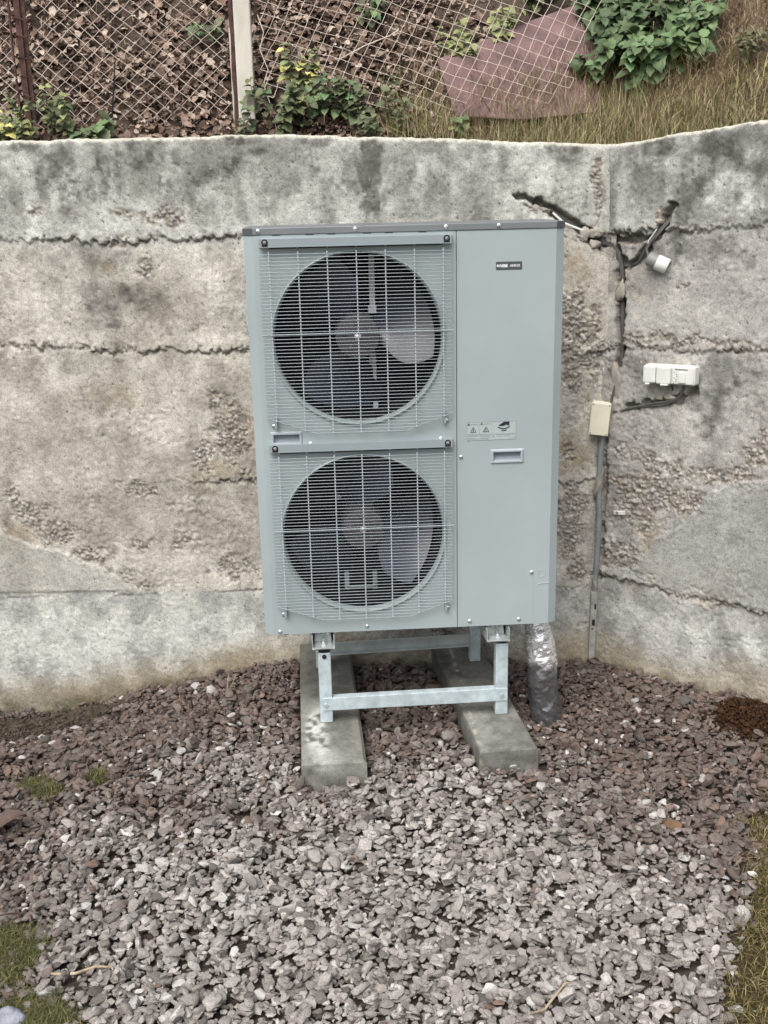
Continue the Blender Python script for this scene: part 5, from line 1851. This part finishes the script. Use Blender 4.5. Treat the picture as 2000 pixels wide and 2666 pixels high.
# double socket box
sb = thing('socket_box', tuple(W('R', .27, 1.176, .03)), 'long white weatherproof double socket box mounted on the right wall', 'socket box')
tilt = .018
def RW(s, z, o):
    ds, dz_ = s - .272, z - 1.177
    return W('R', .272 + ds, 1.177 + dz_ + ds * tilt, o)
def rbox(s0, s1, z0, z1, o0, o1, name, m, bev, parent=sb, seg=3):
    b = MB()
    b.box(s0, s1, o0, o1, z0, z1, lambda v: RW(v.x, v.z, v.y))
    return b.build(name, m, parent, bev, False, seg)
rbox(.177, .367, 1.1435, 1.210, -.012, .030, 'back_box', M['white'], .006)
rbox(.179, .2265, 1.1455, 1.2085, .030, .048, 'lid', M['white'], .007, sb, 4)
rbox(.2295, .2830, 1.1445, 1.2085, .030, .050, 'lid', M['white'], .007, sb, 4)
o = rbox(.287, .364, 1.147, 1.2075, .030, .036, 'cover_plate', M['white'], .003)
rbox(.312, .338, 1.152, 1.192, .036, .043, 'rocker', M['white'], .003)
rbox(.296, .342, 1.1985, 1.2015, .0362, .0385, 'hinge_slot', M['greyplastic'], .0005)
b = MB()
for q in range(7):
    s_, z_ = .296 + random.uniform(-.006, .008), 1.150 + .006 * q
    b.box(s_, s_ + .004, .0361, .0372, z_, z_ + .003, lambda v: RW(v.x, v.z, v.y))
b.build('dirt_mark', M['greyplastic'], sb)
b = MB()
for s_ in (.198, .2565, .268):
    b.box(s_ - .008, s_ + .008, .030, .051, 1.1405, 1.1465, lambda v: RW(v.x, v.z, v.y))
b.build('lid_tab', M['white'], sb, .002)
sc_ = thing('socket_cable', tuple(W('R', .25, 1.08)), 'black cables looping from under the white socket box into the groove', 'cable')
for o_, r_ in ((0, .0052), (.009, .004)):
    b = MB()
    b.tube([W('R', .320, 1.150, .010), W('R', .319, 1.132, .010), W('R', .310, 1.105 - o_ * .3, .006), W('R', .290, 1.088 - o_ * .5, .005), W('R', .255, 1.075 - o_, .004), W('R', .215, 1.066 - o_, .003), W('R', .173, 1.055 - o_ * .6, .002), W('R', .13, 1.043, .001), W('R', .098, 1.031, .002), W('R', .070, 1.022, -.003), W('R', .045, 1.018, .004)], r_, 7)
    b.build('cable', M['cable'], sc_, 0, True)
b = MB()
b.tube([W('R', .274, 1.148, .008), W('R', .2735, 1.135, .006), W('R', .272, 1.115, -.008)], .003, 6)
b.build('cable', M['cable'], sc_, 0, True)
b = MB()
b.box(.215, .240, -.004, .006, 1.080, 1.100, lambda v: W('R', v.x, v.z, v.y))
tag(b.build('cable_clip', M['mortar'], None, .003), 'small grey mortar dab holding the cables under the socket box', 'mortar dab')

# junction box straddling the corner
jb = thing('junction_box', tuple(CORNER + Vector((-.01, -.03, .995))), 'cream plastic junction box mounted in the wall corner above the grey conduit', 'junction box')
jn = (NLV * .8 + NRV * .55).normalized()
jr = Vector((-jn.y, jn.x, 0))
if jr.x < 0: jr = -jr
jt = math.radians(4.5)
jX = jr * math.cos(jt) - Vector((0, 0, 1)) * math.sin(jt)
jZ = Vector((0, 0, 1)) * math.cos(jt) + jr * math.sin(jt)
jc = CORNER + Vector((-.008, -.016, .9935))
JT = lambda v: jc + jX * v.x + jn * (-v.y) + jZ * v.z
b = MB(); b.box(-.0345, .0345, -.026, .03, -.060, .060, JT); b.build('box_body', M['cream'], jb, .004, False, 3)
b = MB(); b.box(-.0355, .0355, -.036, -.0268, -.061, .061, JT); jl = b.build('box_lid', M['cream'], jb, .003, False, 3)
for x in (-.029, .029):
    for z in (-.0545, .0545):
        b = MB()
        b.box(x - .0022, x + .0022, -.0372, -.0358, z - .0022, z + .0022, JT)
        b.build('screw', M['greyplastic'], jl)

# conduit, mortar, trunking in the corner
K_ = lambda x, z, y=0.0: CORNER + Vector((x - .004, -.014 + y, z))
b = MB()
b.tube([K_(.004, .935), K_(.006, .90), K_(.001, .87), K_(.0, .82), K_(.0, .70), K_(.004, .60), K_(.003, .50), K_(.0, .42), K_(-.003, .33), K_(-.003, .29, .02)], .0108, 14)
tag(b.build('conduit', M['conduit'], None, 0, True), 'grey plastic conduit running down the wall corner below the junction box', 'conduit')
b = MB()
T = lambda v: K_(v.x + (v.z - .15) * .012 - .006, v.z, v.y)
b.box(-.012, .011, -.006, .02, -.06, .300, T)
tr_ = b.build('metal_trunking', M['trunk'], None, .001)
tag(tr_, 'flat grey slotted metal trunking at the foot of the wall corner', 'trunking')
b = MB()
b.box(-.006, .006, -.0072, -.0055, .160, .185, T)
b.box(-.007, .001, -.0072, -.0055, .143, .148, T)
b.box(.001, .008, -.0072, -.0055, .228, .250, T)
b.build('slot', M['dark'], tr_)


def lump(name, c, r, label, seed, nrm, m=None, parent=None):
    V, F = rock_proto(3, seed, facets=5)
    V = V * (1 + .9 * (fbm(V[:, 0] * 2.6 + seed, V[:, 2] * 2.6 + V[:, 1], seed, 4) - .5)[:, None])
    t = Vector((-nrm.y, nrm.x, 0)).normalized()
    P = np.array(c)[None] + V[:, :1] * r[0] * np.array(t) + V[:, 1:2] * r[1] * np.array(nrm) + V[:, 2:3] * r[2] * np.array((0, 0, 1))
    o = link(name, np_mesh(name, P, F), m or M['mortar'], parent)
    return tag(o, label, 'mortar patch')


lump('mortar_patch', W('L', .085, 1.660, -.004), (.022, .010, .034), 'rough mortar dab left of the corner, outermost of the three by the cables', 5, NLV)
lump('mortar_patch', W('L', .043, 1.662, .000), (.030, .011, .020), 'mortar dab over the black cables just left of the wall corner', 6, NLV)
lump('mortar_patch', W('L', .043, 1.624, -.002), (.024, .014, .017), 'mortar dab under the black cables just left of the wall corner', 8, NLV)
lump('mortar_patch', W('R', .054, 1.462, -.004), (.018, .013, .040), 'mortar collar gripping the cables at mid height in the corner', 9, NRV)
lump('mortar_patch', K_(-.002, .735, .004), (.020, .017, .085), 'long brown mortar smear covering the middle of the grey conduit', 11, Vector((0, -1, 0)))
lump('mortar_patch', K_(-.004, .330, .004), (.017, .014, .045), 'mortar smear between the grey conduit and the metal trunking', 12, Vector((0, -1, 0)))
lump('mortar_patch', W('R', .045, 1.12, -.004), (.024, .007, .080), 'mortar-filled groove above the cream junction box', 13, NRV)
lump('mortar_patch', W('L', .255, 1.740, -.008), (.050, .014, .030), 'broken mortar flake hanging below the groove above the heat pump', 14, NLV)
lump('mortar_patch', W('R', .262, 1.094, -.006), (.028, .012, .012), 'mortar strip between the groove and cables below the socket box', 15, NRV)
b = MB()
b.box(.069, .113, -.004, .010, .627, .641, lambda v: W('R', v.x, v.z + (v.x - .09) * .1, v.y))
cl_ = tag(b.build('plastic_clip', M['white'], None, .0015), 'tiny white plastic clip on the rough right wall beside the conduit', 'clip')
b = MB()
b.box(.078, .088, .0098, .0112, .630, .639, lambda v: W('R', v.x, v.z, v.y))
b.build('hole', M['greyplastic'], cl_)
